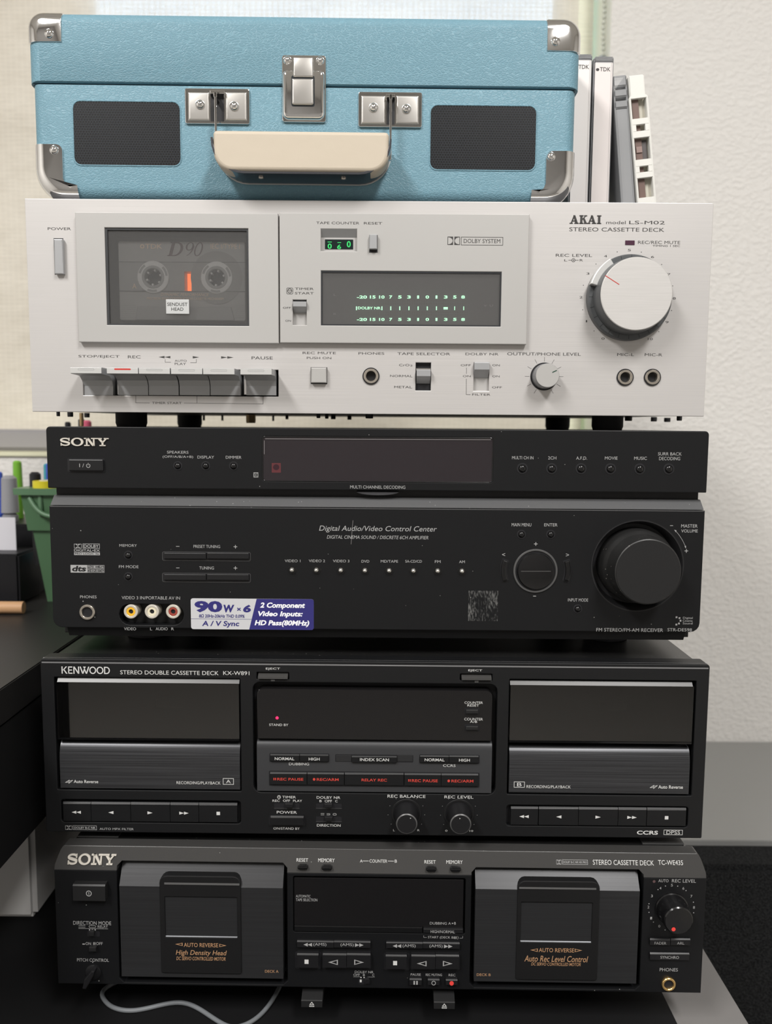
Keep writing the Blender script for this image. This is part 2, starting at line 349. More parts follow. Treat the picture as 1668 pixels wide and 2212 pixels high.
def badge(S, name, shapes, x0, y0, x1, y1, m, parent, h=0.5, shear=0.0, d=0.0):
    V, Fc = [], []
    for sh in fit_shapes(S, shapes, x0, y0, x1, y1, d, shear):
        vs, fs = curve_mesh(sh, h, 0.0); b = len(V); V += [(u, d + h / 2 + q, z) for u, q, z in vs]; Fc += [tuple(i + b for i in f) for f in fs]
    return mesh(name, V, Fc, m, parent)
def stroke(path, wv):
    L, Rr = [], []
    for i, p in enumerate(path):
        a = path[max(0, i - 1)]; b = path[min(len(path) - 1, i + 1)]; dx, dy = b[0] - a[0], b[1] - a[1]; q = math.hypot(dx, dy) or 1
        wi = wv(i / (len(path) - 1)) / 2 if callable(wv) else wv / 2
        L.append((p[0] - dy / q * wi, p[1] + dx / q * wi)); Rr.append((p[0] + dy / q * wi, p[1] - dx / q * wi))
    return L + Rr[::-1]
def arc(cx, cy, rx, ry, a0, a1, n=14): return [(cx + rx * math.cos(math.radians(a0 + (a1 - a0) * k / n)), cy + ry * math.sin(math.radians(a0 + (a1 - a0) * k / n))) for k in range(n + 1)]
def slab_serif_logo():
    R_ = lambda a, b, c, d: [[(a, b), (c, b), (c, d), (a, d)]]; sh = []
    sh.append([stroke(arc(6, 7.2, 4.7, 2.1, 25, 215) + arc(6, 2.8, 4.7, 2.1, 35, -155), lambda t_: 1.5 + 0.9 * math.exp(-((t_ - .5) / .17) ** 2))])
    sh += [R_(9.9, 6.3, 11.2, 9.9), R_(0.7, 0.1, 2.0, 3.7)]
    sh.append([circ(20, 5, 7.2, 40, 5.2), circ(20, 5, 4.4, 40, 3.8)])
    sh += [R_(28, 8.7, 33.2, 10), R_(28, 0, 34.2, 1.3), R_(30.2, 1, 32, 9.2), R_(36.2, 8.7, 42.2, 10), R_(38.4, 0, 40.1, 9)]
    sh.append([[(30.2, 10), (33.4, 10), (40.1, 0), (37.4, 0)]])
    sh += [R_(42, 8.7, 48.6, 10), R_(51, 8.7, 56.6, 10), R_(48.2, 0.5, 50.4, 4.8), R_(45.8, 0, 52.8, 1.3)]
    sh += [[[(43.8, 9.2), (47, 9.2), (50.4, 4.6), (48.2, 4.0)]], [[(52.6, 9.2), (54.8, 9.2), (50.4, 4.2), (49, 5.2)]]]
    return sh
def bold_slab_logo():
    R_ = lambda a, b, c, d: [[(a, b), (c, b), (c, d), (a, d)]]; sh = []
    for ox in (0, 21.5):
        sh += [[[(ox + 1.2, 0.6), (ox + 2.9, .6), (ox + 6, 7.8), (ox + 5.2, 10), (ox + 4.9, 10)]], [[(ox + 4.3, 10), (ox + 6.8, 10), (ox + 10.3, .6), (ox + 6.9, .6)]], R_(ox + 3, 2.6, ox + 8, 4.0), R_(ox, 0, ox + 4, 1.3), R_(ox + 5.8, 0, ox + 11.2, 1.3)]
    sh += [R_(12.9, 0, 15.8, 10), R_(11.8, 0, 17, 1.3), R_(11.8, 8.7, 17, 10), [[(15.4, 4), (15.4, 5.8), (18.6, 9.2), (20.4, 9.2)]], [[(16.3, 5.6), (18.2, 6.8), (21.4, .6), (18.2, .6)]], R_(17.4, 0, 22, 1.3), R_(17.6, 8.7, 21.4, 10)]
    sh += [R_(34.6, 0, 37.6, 10), R_(33.4, 0, 38.8, 1.3), R_(33.4, 8.7, 38.8, 10)]
    return sh
def screen_text(S, rows, m, parent, d):
    for s, x0, y0, x1, y1 in rows: T(S, s, x0, y0, x1, y1, m, parent, d)

# ------------------------------------------------------------------ the room
def wbox(name, x0, x1, y0, y1, z0, z1, m, parent=None, bev=0.0):
    """box in metres, world axes"""
    bm = bmesh.new(); bmesh.ops.create_cube(bm, size=1.0)
    for v in bm.verts: v.co = ((x0 + x1) / 2 + v.co.x * (x1 - x0), (y0 + y1) / 2 + v.co.y * (y1 - y0), (z0 + z1) / 2 + v.co.z * (z1 - z0))
    if bev: bmesh.ops.bevel(bm, geom=bm.edges[:], offset=bev, segments=2, affect='EDGES')
    me = bpy.data.meshes.new(name); bm.to_mesh(me); bm.free(); me.materials.append(m)
    return link(bpy.data.objects.new(name, me), parent)
def wz(mm): return CAM_Z + mm / 1000
plaster = mat('white_plaster', (0.755, 0.735, 0.705), 0.75, spec=0.2); t = NT(plaster)
n1 = t.new('ShaderNodeTexNoise', Scale=150.0, Detail=4.0, Roughness=0.55); t.link(t.coords((1, 1, 1.3)), n1.inputs['Vector'])
mr = t.new('ShaderNodeMapRange'); mr.inputs[1].default_value = 0.42; mr.inputs[2].default_value = 0.66; t.link(n1.outputs[0], mr.inputs[0])
t.bump(mr.outputs[0], 0.42, 0.0020)
room_white = mat('room_paint', (0.70, 0.68, 0.65), 0.8, spec=0.2)
reveal_white = mat('reveal_paint', (0.84, 0.85, 0.78), 0.6, spec=0.2)
carpet = mat('floor_carpet', (0.30, 0.285, 0.26), 0.95); t = NT(carpet)  # unseen floor lightened so the smoked deck windows mirror a paler tone
n1 = t.new('ShaderNodeTexNoise', Scale=180.0, Detail=3.0); t.link(t.coords(), n1.inputs['Vector']); t.bump(n1.outputs[0], 0.8, 0.004)
WY = 0.552; WX = 0.2816; SILL = wz(-38)
wall = wbox('wall_back', WX, 2.3, WY, WY + 0.16, 0, 2.62, plaster); tag(wall, 'white stippled plaster wall right of the window', 'wall', kind='structure')
tag(wbox('wall_below_window', -2.2, WX, WY, WY + 0.16, 0, SILL - 0.004, plaster), 'white plaster wall below the window sill', 'wall', kind='structure')
tag(wbox('wall_above_window', -2.2, WX, WY, WY + 0.16, 2.35, 2.62, plaster), 'white plaster wall above the window', 'wall', kind='structure')
tag(wbox('wall_beside_window', -2.2, -1.05, WY, WY + 0.16, SILL, 2.35, plaster), 'white plaster wall left of the window', 'wall', kind='structure')
wbox('reveal', WX - 0.0006, WX, WY + 0.001, WY + 0.15, SILL, 2.35, reveal_white, wall)
fl = wbox('floor', -2.2, 2.3, -3.3, WY, -0.05, 0, carpet); tag(fl, 'unseen beige carpeted floor, lightened for reflections in the deck windows', 'floor', kind='structure')
ce = wbox('ceiling', -2.2, 2.3, -3.3, WY + 0.16, 2.62, 2.7, room_white); tag(ce, 'plain white ceiling above the room', 'ceiling', kind='structure')
for nm, a in (('wall_left', (-2.25, -2.2, -3.3, WY)), ('wall_right', (2.3, 2.35, -3.3, WY)), ('wall_front', (-2.2, 2.3, -3.35, -3.3))):
    o = wbox(nm, *a, 0, 2.62, mat('reflection_dark_wall', (0.30, 0.29, 0.28), 0.7) if nm == 'wall_front' else room_white); tag(o, {'wall_left': 'painted side wall at the left of the room', 'wall_right': 'painted side wall at the right of the room', 'wall_front': 'unseen wall behind the camera, darkened to deepen reflections in the chrome'}[nm], 'wall', kind='structure')  # unseen far wall darkened so chrome and displays mirror less light

# window with frame, pane and a roller shade in the recess
frame_tan = mat('window_frame_paint', (0.62, 0.56, 0.49), 0.6)
pane_m = thin_glass('window_pane', (0.95, 0.97, 1.0), 0.06, 0.02)
win = bpy.data.objects.new('window_1', None); link(win); tag(win, 'daylit window behind the woven roller shade', 'window', kind='structure')
GY = WY + 0.098
wbox('window_frame', -1.05, -0.398, GY, GY + 0.03, SILL, 2.35, frame_tan, win)
wbox('window_frame', 0.232, 0.262, GY, GY + 0.03, SILL, 2.35, frame_tan, win)
wbox('pane', 0.262, WX, GY + 0.012, GY + 0.016, SILL, 2.35, thin_glass('warm_tint_pane', (1.0, 0.93, 0.62), 0.06, 0.02), win)  # yellow tint in the glass colours the daylight at the shade edge
wbox('window_frame', -0.398, 0.232, GY, GY + 0.03, SILL, wz(330), frame_tan, win)
wbox('pane', -0.398, 0.232, GY + 0.012, GY + 0.016, wz(330), 2.35, pane_m, win)
wbox('window_sill', -1.05, WX, WY - 0.004, WY + 0.13, SILL - 0.004, SILL, mat('daylit_sill', (0.72, 0.71, 0.52), 0.5), win)  # yellowish daylight along the sill edge is put into its colour
shade_m = bpy.data.materials.new('woven_shade'); shade_m.use_nodes = True; tt = shade_m.node_tree; tt.nodes.clear()
def N(typ, **kw):
    n = tt.nodes.new(typ)
    for k, v in kw.items():
        if k in n.inputs: n.inputs[k].default_value = v
        else: setattr(n, k, v)
    return n
def Lk(a, b): tt.links.new(a, b)
oc = N('ShaderNodeTexCoord'); mp1 = N('ShaderNodeMapping'); mp1.inputs['Scale'].default_value = (60, 1, 900); Lk(oc.outputs['Object'], mp1.inputs[0])
na = N('ShaderNodeTexNoise', Scale=1.0, Detail=2.0); Lk(mp1.outputs[0], na.inputs['Vector'])
mp2 = N('ShaderNodeMapping'); mp2.inputs['Scale'].default_value = (14, 1, 30); Lk(oc.outputs['Object'], mp2.inputs[0])
nb = N('ShaderNodeTexNoise', Scale=1.0, Detail=2.0); Lk(mp2.outputs[0], nb.inputs['Vector'])
ad = N('ShaderNodeMath', operation='ADD'); Lk(na.outputs[0], ad.inputs[0]); Lk(nb.outputs[0], ad.inputs[1])
rp = N('ShaderNodeValToRGB'); rp.color_ramp.elements[0].position = 0.7 / 2; rp.color_ramp.elements[0].color = (0.71, 0.66, 0.57, 1); rp.color_ramp.elements[1].position = 1.3 / 2; rp.color_ramp.elements[1].color = (0.86, 0.81, 0.715, 1)
hv = N('ShaderNodeMath', operation='MULTIPLY'); Lk(ad.outputs[0], hv.inputs[0]); hv.inputs[1].default_value = 0.5; Lk(hv.outputs[0], rp.inputs[0])
df = N('ShaderNodeBsdfDiffuse'); Lk(rp.outputs[0], df.inputs[0]); tl = N('ShaderNodeBsdfTranslucent'); tl.inputs[0].default_value = (0.62, 0.62, 0.60, 1)
m1 = N('ShaderNodeMixShader'); m1.inputs[0].default_value = 0.08; Lk(df.outputs[0], m1.inputs[1]); Lk(tl.outputs[0], m1.inputs[2])
# open weave: thread grid
def thread(axis, pitch):
    sp = N('ShaderNodeSeparateXYZ'); Lk(oc.outputs['Object'], sp.inputs[0]); a = N('ShaderNodeMath', operation='MULTIPLY'); Lk(sp.outputs[axis], a.inputs[0]); a.inputs[1].default_value = 1 / pitch
    b = N('ShaderNodeMath', operation='FRACT'); Lk(a.outputs[0], b.inputs[0]); c = N('ShaderNodeMath', operation='GREATER_THAN'); Lk(b.outputs[0], c.inputs[0]); c.inputs[1].default_value = 0.24; return c.outputs[0]
mu = N('ShaderNodeMath', operation='MULTIPLY'); Lk(thread(0, 0.0074), mu.inputs[0]); Lk(thread(2, 0.0055), mu.inputs[1])
m2_ = N('ShaderNodeMath', operation='MULTIPLY_ADD'); Lk(mu.outputs[0], m2_.inputs[0]); m2_.inputs[1].default_value = 0.05; m2_.inputs[2].default_value = 0.03
tp = N('ShaderNodeBsdfTransparent'); m2 = N('ShaderNodeMixShader'); Lk(m2_.outputs[0], m2.inputs[0]); Lk(m1.outputs[0], m2.inputs[1]); Lk(tp.outputs[0], m2.inputs[2])
ou = N('ShaderNodeOutputMaterial'); Lk(m2.outputs[0], ou.inputs[0])
SY = WY + 0.072
sh = bpy.data.objects.new('roller_shade', None); link(sh); tag(sh, 'beige woven roller shade pulled down behind the stack', 'blind')
mesh('shade_fabric', [(-1.03, SY, wz(-9)), (0.276, SY, wz(-9)), (0.276, SY, 2.349), (-1.03, SY, 2.349)], [(0, 1, 2, 3)], shade_m, sh, raw=True)
wbox('hem_bar', -1.03, 0.276, SY - 0.006, SY + 0.007, wz(-37), wz(-8), mat('hem_bar_grey', (0.36, 0.35, 0.36), 0.4, 0.4), sh, 0.004)
ch = bpy.data.objects.new('shade_chain', None); link(ch); tag(ch, 'hanging bead chain beside the roller shade', 'chain')
bead_m = mat('chain_bead', (0.60, 0.62, 0.55), 0.35)
bm = bmesh.new(); bmesh.ops.create_uvsphere(bm, u_segments=10, v_segments=7, radius=0.0024); bme = bpy.data.meshes.new('bead'); bm.to_mesh(bme); bm.free(); bme.materials.append(bead_m); bme.shade_smooth()
CX, CY = 0.2775, WY + 0.022
for k in range(60):
    b = bpy.data.objects.new('bead', bme); link(b, ch); b.location = (CX + 0.0004 * math.sin(k), CY, wz(470) + k * 0.0064)
tube('chain_cord', [(CX, CY, wz(455)), (CX, CY, wz(700)), (CX, CY, 2.3)], 0.0007, bead_m, ch, raw=True)
wbox('chain_weight', CX - 0.007, CX + 0.007, CY - 0.004, CY + 0.004, wz(425), wz(468), mat('chain_weight_grey', (0.20, 0.23, 0.25), 0.4), ch, 0.002)

# desks
desk_m = mat('grey_desk_laminate', (0.17, 0.163, 0.16), 0.45); t = NT(desk_m)
n1 = t.new('ShaderNodeTexNoise', Scale=900.0, Detail=2.0); t.link(t.coords(), n1.inputs['Vector']); t.bump(n1.outputs[0], 0.08, 0.0004)
o = bpy.data.objects.new('desk', None); link(o); tag(o, 'dark grey laminate desk carrying the stack of decks', 'desk')
wbox('desk_top', -0.75, 0.257, -0.34, 0.52, wz(-427), wz(-403.2), desk_m, o, 0.001)
for x, y in ((-0.72, -0.31), (0.21, -0.31), (-0.72, 0.48), (0.21, 0.48)): wbox('leg', x, x + 0.035, y, y + 0.035, 0, wz(-427), steel_case, o)
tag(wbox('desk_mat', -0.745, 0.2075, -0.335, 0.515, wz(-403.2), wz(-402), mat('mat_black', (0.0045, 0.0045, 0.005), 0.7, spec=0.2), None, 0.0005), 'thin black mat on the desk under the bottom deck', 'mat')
o = bpy.data.objects.new('side_table', None); link(o); tag(o, 'grey side table against the plaster wall at right', 'table')
wbox('table_top', 0.265, 1.3, 0.280, WY - 0.002, wz(-431), wz(-420), mat('side_table_grey', (0.27, 0.27, 0.262), 0.35), o, 0.0008)
wbox('apron', 0.275, 1.29, 0.30, WY - 0.01, wz(-520), wz(-431), slot_dark, o)
for x, y in ((0.275, 0.50), (1.25, 0.50), (0.275, 0.305), (1.25, 0.305)): wbox('leg', x, x + 0.03, y, y + 0.03, 0, wz(-520), steel_case, o)
fab = mat('charcoal_fabric', (0.014, 0.029, 0.030), 0.95, spec=0.1); t = NT(fab)
n1 = t.new('ShaderNodeTexNoise', Scale=520.0, Detail=4.0); t.link(t.coords(), n1.inputs['Vector']); t.bump(n1.outputs[0], 1.0, 0.003)
t.ramp(n1.outputs[0], [(0.35, (0.008, 0.0085, 0.009)), (0.7, (0.028, 0.029, 0.030))], 'Base Color')
o = bpy.data.objects.new('office_chair', None); link(o); tag(o, 'charcoal fabric chair tucked beside the desk below the side table', 'chair')
wbox('backrest', 0.285, 0.78, 0.215, 0.262, wz(-760), wz(-413), fab, o, 0.006)
wbox('seat', 0.285, 0.78, -0.20, 0.215, wz(-810), wz(-740), fab, o, 0.02)
for x in (0.31, 0.73):
    for y in (-0.17, 0.20): wbox('leg', x, x + 0.025, y, y + 0.025, 0, wz(-810), steel_case, o)
# raised black shelf unit on a white pedestal at the left
cab_m = mat('black_cabinet', (0.007, 0.007, 0.0075), 0.5); cab_top = mat('black_cabinet_top', (0.014, 0.0135, 0.0135), 0.42)
o = bpy.data.objects.new('raised_cabinet', None); link(o); tag(o, 'black raised cabinet left of the stack with pens on top', 'cabinet')
wbox('top_board', -0.74, -0.240, -0.10, 0.545, wz(-194), wz(-170), cab_top, o, 0.0008)
wbox('body', -0.74, -0.2415, -0.098, 0.545, wz(-288), wz(-194.6), cab_m, o, 0.0008)
wbox('pedestal', -0.70, -0.276, 0.107, 0.45, wz(-402), wz(-288), mat('white_pedestal', (0.62, 0.61, 0.60), 0.55), o, 0.004)

# ------------------------------------------------------------------ double cassette deck at the bottom (dusty black, copper print)
def body_box(name, U, u0, u1, z0, z1, depth, m, front): return box(name, u0, u1, z0, z1, -depth, front, m, U.root, 1.0)
def quad(U, pts, d=0.0): return [U.m(x, y, d) for x, y in pts]
def foot(U, u, d, z0, z1, r, m=None):
    """round foot standing on z0, axis vertical"""
    V, Fc = [], []; n = 28; prof = [(r * .92, z0), (r, z0 + (z1 - z0) * .25), (r, z1)]
    for q, z in prof:
        for k in range(n): V.append((u + q * math.cos(2 * math.pi * k / n), d + q * math.sin(2 * math.pi * k / n), z))
    for i in range(2):
        for k in range(n): Fc.append((i * n + k, i * n + (k + 1) % n, (i + 1) * n + (k + 1) % n, (i + 1) * n + k))
    Fc += [tuple(range(n)), tuple(range(2 * n, 3 * n))]
    return mesh('foot', V, Fc, m or rubber, U.root, 40)
def key(S, x0, y0, x1, y1, d0, d1, parent, name='key', m=None, slope=0.0, edge=True):
    """push key: face with a narrow lighter upper chamfer that catches the light"""
    u0, z0, u1, z1 = S.r(x0, y0, x1, y1, d1); h = z1 - z0; c = min(0.9, h * .16)
    prof = [(d0, z0), (d1 - .3, z0), (d1, z0 + .3), (d1 + slope, z1 - c), (d1 + slope - c * .9, z1), (d0, z1)]
    return extr(name, prof, u0, u1, m or black_key, parent)
def dial_dots(S, cx, cy, r, angs, m, parent, size=3.2):
    sh = []
    for a in angs:
        u, z = S.p(cx + r * math.cos(math.radians(a)), cy - r * math.sin(math.radians(a))); sh.append([circ(u, z, S.mm(size) / 2, 8)])
    return flat('dial_dots', sh, 0.06, m, parent)
def knob(S, cx, cy, prof, m, parent, name='knob', seg=48):
    u, z = S.p(cx, cy); return lathe(name, u, z, prof, m, parent, seg)

U = Unit('double_cassette_deck', 'dusty black double cassette deck with copper lettering at the bottom of the stack', 'cassette deck', 4.04, -12.34, -0.01126, -402.0)
S1, S2, S3 = Sheet(U, 0, 1780, 2.606), Sheet(U, 580, 1780, 3.475), Sheet(U, 1000, 1780, 2.497); S0 = Sheet(U, 0, 0, 1)
ZT, ZB, ZBAND = 122.9, 28.0, 108.4
lrec = S1.r(665, 222, 1618, 898); rrec = S3.r(42, 247, 965, 888); drec = S2.r(186, 400, 1478, 818)
holes = [rr(*lrec, 4), rr(*rrec, 4), rr(*drec, 1.2)]
# lower fascia and the sloping grey upper band
hole_lo = [rr(lrec[0], lrec[1], lrec[2], ZBAND + 3, (4, 4, 0, 0)), rr(rrec[0], rrec[1], rrec[2], ZBAND + 3, (4, 4, 0, 0)), rr(*drec, 1.2)]
def notched(u0, u1, zb, zt, notches):
    """rectangle whose upper edge is cut by notches reaching down from the top"""
    out = [(u0, zb), (u1, zb), (u1, zt)]
    for a, b, z in sorted(notches, reverse=True): out += [(b, zt), (b, z + 3), (b - 3, z), (a + 3, z), (a, z + 3), (a, zt)]
    return out + [(u0, zt)]
front = slab('front_panel', [notched(-215, 215, ZB, ZBAND, [(lrec[0], lrec[2], lrec[1]), (rrec[0], rrec[2], rrec[1])]), rr(*drec, 1.2)], -15, 0, black_dust, U.root, 0.4)
# band: notches from below for the two doors
bo = [(-215, ZBAND), (lrec[0], ZBAND), (lrec[0], lrec[3] - 3), (lrec[0] + 3, lrec[3]), (lrec[2] - 3, lrec[3]), (lrec[2], lrec[3] - 3), (lrec[2], ZBAND), (rrec[0], ZBAND), (rrec[0], rrec[3] - 3), (rrec[0] + 3, rrec[3]), (rrec[2] - 3, rrec[3]), (rrec[2], rrec[3] - 3), (rrec[2], ZBAND), (215, ZBAND)]
bo += [(215 - .9 * k, ZBAND + 3 + (ZT - ZBAND - 3) * math.sin(k / 6 * math.pi / 2)) for k in range(7)] + [(210.6 - 6, ZT), (-210.6 + 6, ZT)] + [(-215 + .9 * k, ZBAND + 3 + (ZT - ZBAND - 3) * math.sin(k / 6 * math.pi / 2)) for k in range(6, -1, -1)]
vs, fs = curve_mesh([bo], 15, 0.3)
band = mesh('upper_band', [(u, q - 7.5 - (max(0, z - ZBAND) * .34 if q > 0 else 0), z) for u, q, z in vs], fs, grey_band, U.root)
bu = [(-209, ZB + 4), (209, ZB + 4), (209, ZT - 6)] + [(209 - 5 + 5 * math.cos(a), ZT - 6 + 5 * math.sin(a)) for a in (0.4, 0.8, 1.2, 1.57)] + [(-209 + 5 - 5 * math.cos(a), ZT - 6 + 5 * math.sin(a)) for a in (1.57, 1.2, .8, .4)] + [(-209, ZT - 6)]
slab('body', [bu], -270, -15, black_top, U.root, 0.5)
for s in (-1, 1): box('top_rail', s * 206, s * 178, ZT - 1.2, ZT - 0.2, -150, -18, mat('rail_grey', (0.06, 0.06, 0.06), 0.35) if s < 0 else MATS['rail_grey'], U.root, 0.3)
for s in (-1, 1):
    foot(U, s * 150, -60, 0, ZB + 5, 17); foot(U, s * 150, -230, 0, ZB + 5, 17)
badge(S1, 'maker_badge', slab_serif_logo(), 378, 177, 650, 230, logo_silver, band, 0.8, d=-0.6)
# power key
k = key(S1, 410, 343, 592, 435, 0, 5, U.root, 'power_key', mat('dark_grey_key', (0.013, 0.013, 0.0135), 0.45)); sym(S1, 'O', 500, 391, 32, 33, print_grey, k, 5.07); T(S1, 'I', 498.5, 383, 502, 399, print_grey, k, 5.07)
tx = [('DIRECTION MODE', 412, 547, 626, 568), ('RELAY', 550, 571, 607, 585), ('ON', 482, 665, 512, 681), ('OFF', 541, 665, 578, 681), ('PITCH CONTROL', 434, 757, 613, 775)]
screen_text(S1, tx, print_grey, front, 0.06)
line(S1, [(443, 572), (480, 572)], 2, print_grey, front); line(S1, [(443, 581), (480, 581)], 2, print_grey, front); frame(S1, 500, 571, 540, 584, 2, print_grey, front, rad=1.5)
line(S1, [(443, 588), (607, 590)], 2, print_grey, front)
for x in (504, 520, 536): sym(S1, '#', x, 596, 6, 8, print_grey, front)
sym(S1, '#', 471, 676, 14, 6, print_grey, front); sym(S1, '||', 531, 673, 12, 15, print_grey, front)
plate(S1, 'slider_slot', slot_dark, 492, 604, 562, 634, 0, 0.1, U.root, 0.8, 0); plate(S1, 'slide_switch', MATS['dark_grey_key'], 500, 606, 528, 632, 0, 2.4, U.root, 0.5, 0.3)
plate(S1, 'push_button', MATS['dark_grey_key'], 500, 695, 540, 720, 0, 3.0, U.root, 0.4, 0.4)
u, z = S1.p(528, 830); lathe('pitch_dial', u, z, [(0, 5.2), (1.2, 5.2), (1.4, 4.9)], black_key, U.root, 32)
kn = slab('pitch_knob', [[(u - 5.2, z - 7.2), (u - 3.0, z - 7.6), (u + 2.6, z + 2), (u + 3.2, z + 5), (u + 1.2, z + 5.4), (u - 3.8, z - 1)]], 1.2, 7.5, black_key, U.root, 0.6)
sym(S1, 'o', 522, 778, 6, 6, print_grey, front); sym(S1, 'o', 557, 883, 6, 6, print_grey, front)
def deck_door(S, rec, slant, y_split, face, arch, strip, wnd, words, deck, orient):
    ur, zr0, ur1, zr1 = rec
    box('door_recess', ur - .5, ur1 + .5, zr0 - .5, zr1 + .5, -14.9, -14.0, slot_dark, U.root)
    u0, _, u1, _ = S.r(*face, 1.0); zb = S.p(*[(face[0] + face[2]) / 2, face[3]], 1.0)[1] + 1.0; zs = S.p((face[0] + face[2]) / 2, y_split, 1.0)[1]; zt = zr1 - 1.2
    door = extr('cassette_door', [(-14, zb), (1.0, zb), (1.0, zs), (-8.0, zt), (-14, zt)], u0 + .6, u1 - .4, gun_plain, U.root)
    au0, az0, au1, az1 = S.r(*arch, 1.4)
    wu = S.r(*wnd, 1.4)
    slab('door_arch', [rr(au0, az0 + 1, au1, az1, (1.5, 1.5, 5, 5)), rr(*wu, .6)], -6, 1.9, black_matte, door, 0.5)
    su = S.r(*strip, 2.0); extr('arch_bevel', [(1.2, su[1]), (2.3, su[1]), (1.2, su[3] + .6), (.6, su[3] + .6)], su[0], su[2], bright_edge, door)
    w_ = slab('door_window', [rr(wu[0] - .3, wu[1] - .3, wu[2] + .3, wu[3] + .3, .4)], -1.2, -0.4, deck_window, door)
    extr('window_sill', [(-.4, wu[1]), (1.6, wu[1]), (-.4, wu[1] + 1.5)], wu[0], wu[2], mat('sill_chrome', (0.25, 0.26, 0.28), 0.3, 0.6) if 'sill_chrome' not in MATS else MATS['sill_chrome'], door)
    cx = (arch[0] + arch[2]) / 2
    for s, x0, y0, x1, y1, sh_ in words: T(S, s, x0, y0, x1, y1, copper, door, 1.98 if orient is None else 1.98, sh_, 0.004)
    T(S, deck[0], *deck[1:], copper, door, 1.07)
    line(S, [(face[0] + 8, face[3] + 8), (face[2] - 8, face[3] + 6)], 3.5, bright_edge, front, -13.9, 'recess_lip')
    return door
d1 = deck_door(S1, lrec, None, 355, (672, 235, 1597, 872), (903, 292, 1358, 848), (925, 320, 1348, 342), (930, 410, 1336, 636),
    [('AUTO REVERSE', 1035, 670, 1228, 693, 0), ('High Density Head', 990, 711, 1277, 746, 0.22), ('DC SERVO CONTROLLED MOTOR', 993, 748, 1270, 768, 0.22)], ('DECK A', 1492, 822, 1568, 837), None)
sym(S1, '<o', 1007, 677, 42, 18, copper, d1, 1.98); sym(S1, '>o', 1255, 684, 40, 18, copper, d1, 1.98)
d2 = deck_door(S3, rrec, None, 356, (60, 262, 950, 862), (290, 307, 731, 848), (304, 333, 720, 351), (312, 422, 696, 636),
    [('AUTO REVERSE', 410, 670, 600, 692, 0), ('Auto Rec Level Control', 332, 711, 676, 744, 0.22), ('DC SERVO CONTROLLED MOTOR', 369, 748, 636, 765, 0.22)], ('DECK B', 75, 806, 150, 820), None)
sym(S3, '<o', 384, 680, 40, 18, copper, d2, 1.98); sym(S3, '>o', 624, 682, 40, 18, copper, d2, 1.98)
# centre
for x0, y0, x1, y1 in ((208, 312, 305, 352), (388, 316, 487, 356), (1174, 325, 1272, 367), (1355, 327, 1455, 368)):
    r_ = S2.r(x0, y0, x1, y1, 0); slab('button_rim', [rr(*r_, 4.5)], -3, -0.25, slot_dark, band); plate(S2, 'oval_button', black_gloss, x0 + 9, y0 + 7, x1 - 9, y1 - 5, -3, 1.6, U.root, 3.2, 0.8, smooth=40)
screen_text(S2, [('RESET', 208, 274, 295, 296), ('MEMORY', 371, 275, 495, 299), ('COUNTER', 758, 283, 891, 303), ('A', 686, 283, 706, 301), ('B', 948, 284, 965, 303), ('RESET', 1172, 288, 1257, 310), ('MEMORY', 1337, 289, 1460, 312)], print_white, band, 0.0)
line(S2, [(708, 292), (750, 292)], 3, print_white, band, 0.0); line(S2, [(898, 293), (940, 294)], 3, print_white, band, 0.0)
box('display_recess', drec[0] - .3, drec[2] + .3, drec[1] - .3, drec[3] + .3, -14.9, -8, slot_dark, U.root)
dp = plate(S2, 'display_window', disp_black, 193, 410, 1463, 768, -8, -1.0, U.root, 0.6, 0.2)
plate(S2, 'display_sill', black_gloss, 193, 770, 1157, 815, -8, 0.4, U.root, 0.3, 0.5); k = plate(S2, 'dubbing_key', black_key, 1162, 786, 1462, 822, -8, 0.8, U.root, 0.3, 0.4)
line(S2, [(195, 769), (1155, 776)], 2.2, black_edge, dp, -0.9); line(S2, [(1165, 790), (1458, 791)], 2.0, black_edge, k, 0.85)
screen_text(S2, [('AUTOMATIC', 206, 532, 316, 552), ('TAPE SELECTION', 206, 559, 367, 580), ('DUBBING A', 1212, 736, 1370, 755), ('B', 1394, 736, 1408, 755)], print_grey, dp, -0.9)
sym(S2, '>', 1384, 746, 14, 12, print_grey, dp, -0.9); T(S2, 'HIGH/NORMAL', 1218, 798, 1400, 820, print_grey, k, 0.86)
T(S2, 'START (DECK B', 1198, 842, 1388, 864, print_grey, front); sym(S2, '||', 1402, 853, 20, 18, print_grey, front); T(S2, ')', 1418, 842, 1426, 866, print_grey, front)
line(S2, [(1166, 838), (1166, 852), (1188, 852)], 2.2, print_grey, front); line(S2, [(1458, 842), (1458, 857), (1436, 857)], 2.2, print_grey, front)
for xs, ys, sy in (((215, 490, 765), (880, 930), 0), ((885, 1158, 1435), (890, 936), 10)):
    a = key(S2, xs[0], ys[0], xs[1] - 1.5, ys[1], 0, 2.2, U.root, 'search_key'); b = key(S2, xs[1] + 1.5, ys[0] + 2, xs[2], ys[1] + 2, 0, 2.2, U.root, 'search_key')
    for kk, xa, xb in ((a, xs[0], xs[1]), (b, xs[1], xs[2])): line(S2, [(xa + 3, ys[0] + 4), (xb - 3, ys[0] + 5)], 2.2, black_edge, kk, 2.28)
    sym(S2, '<<', xs[0] + 80, ys[0] + 26, 64, 27, print_grey, a, 2.28); T(S2, '(AMS)', xs[0] + 122, ys[0] + 13, xs[0] + 220, ys[0] + 40, print_grey, a, 2.28)
    T(S2, '(AMS)', xs[1] + 51, ys[0] + 15, xs[1] + 150, ys[0] + 42, print_grey, b, 2.28); sym(S2, '>>', xs[1] + 192, ys[0] + 29, 64, 27, print_grey, b, 2.28)
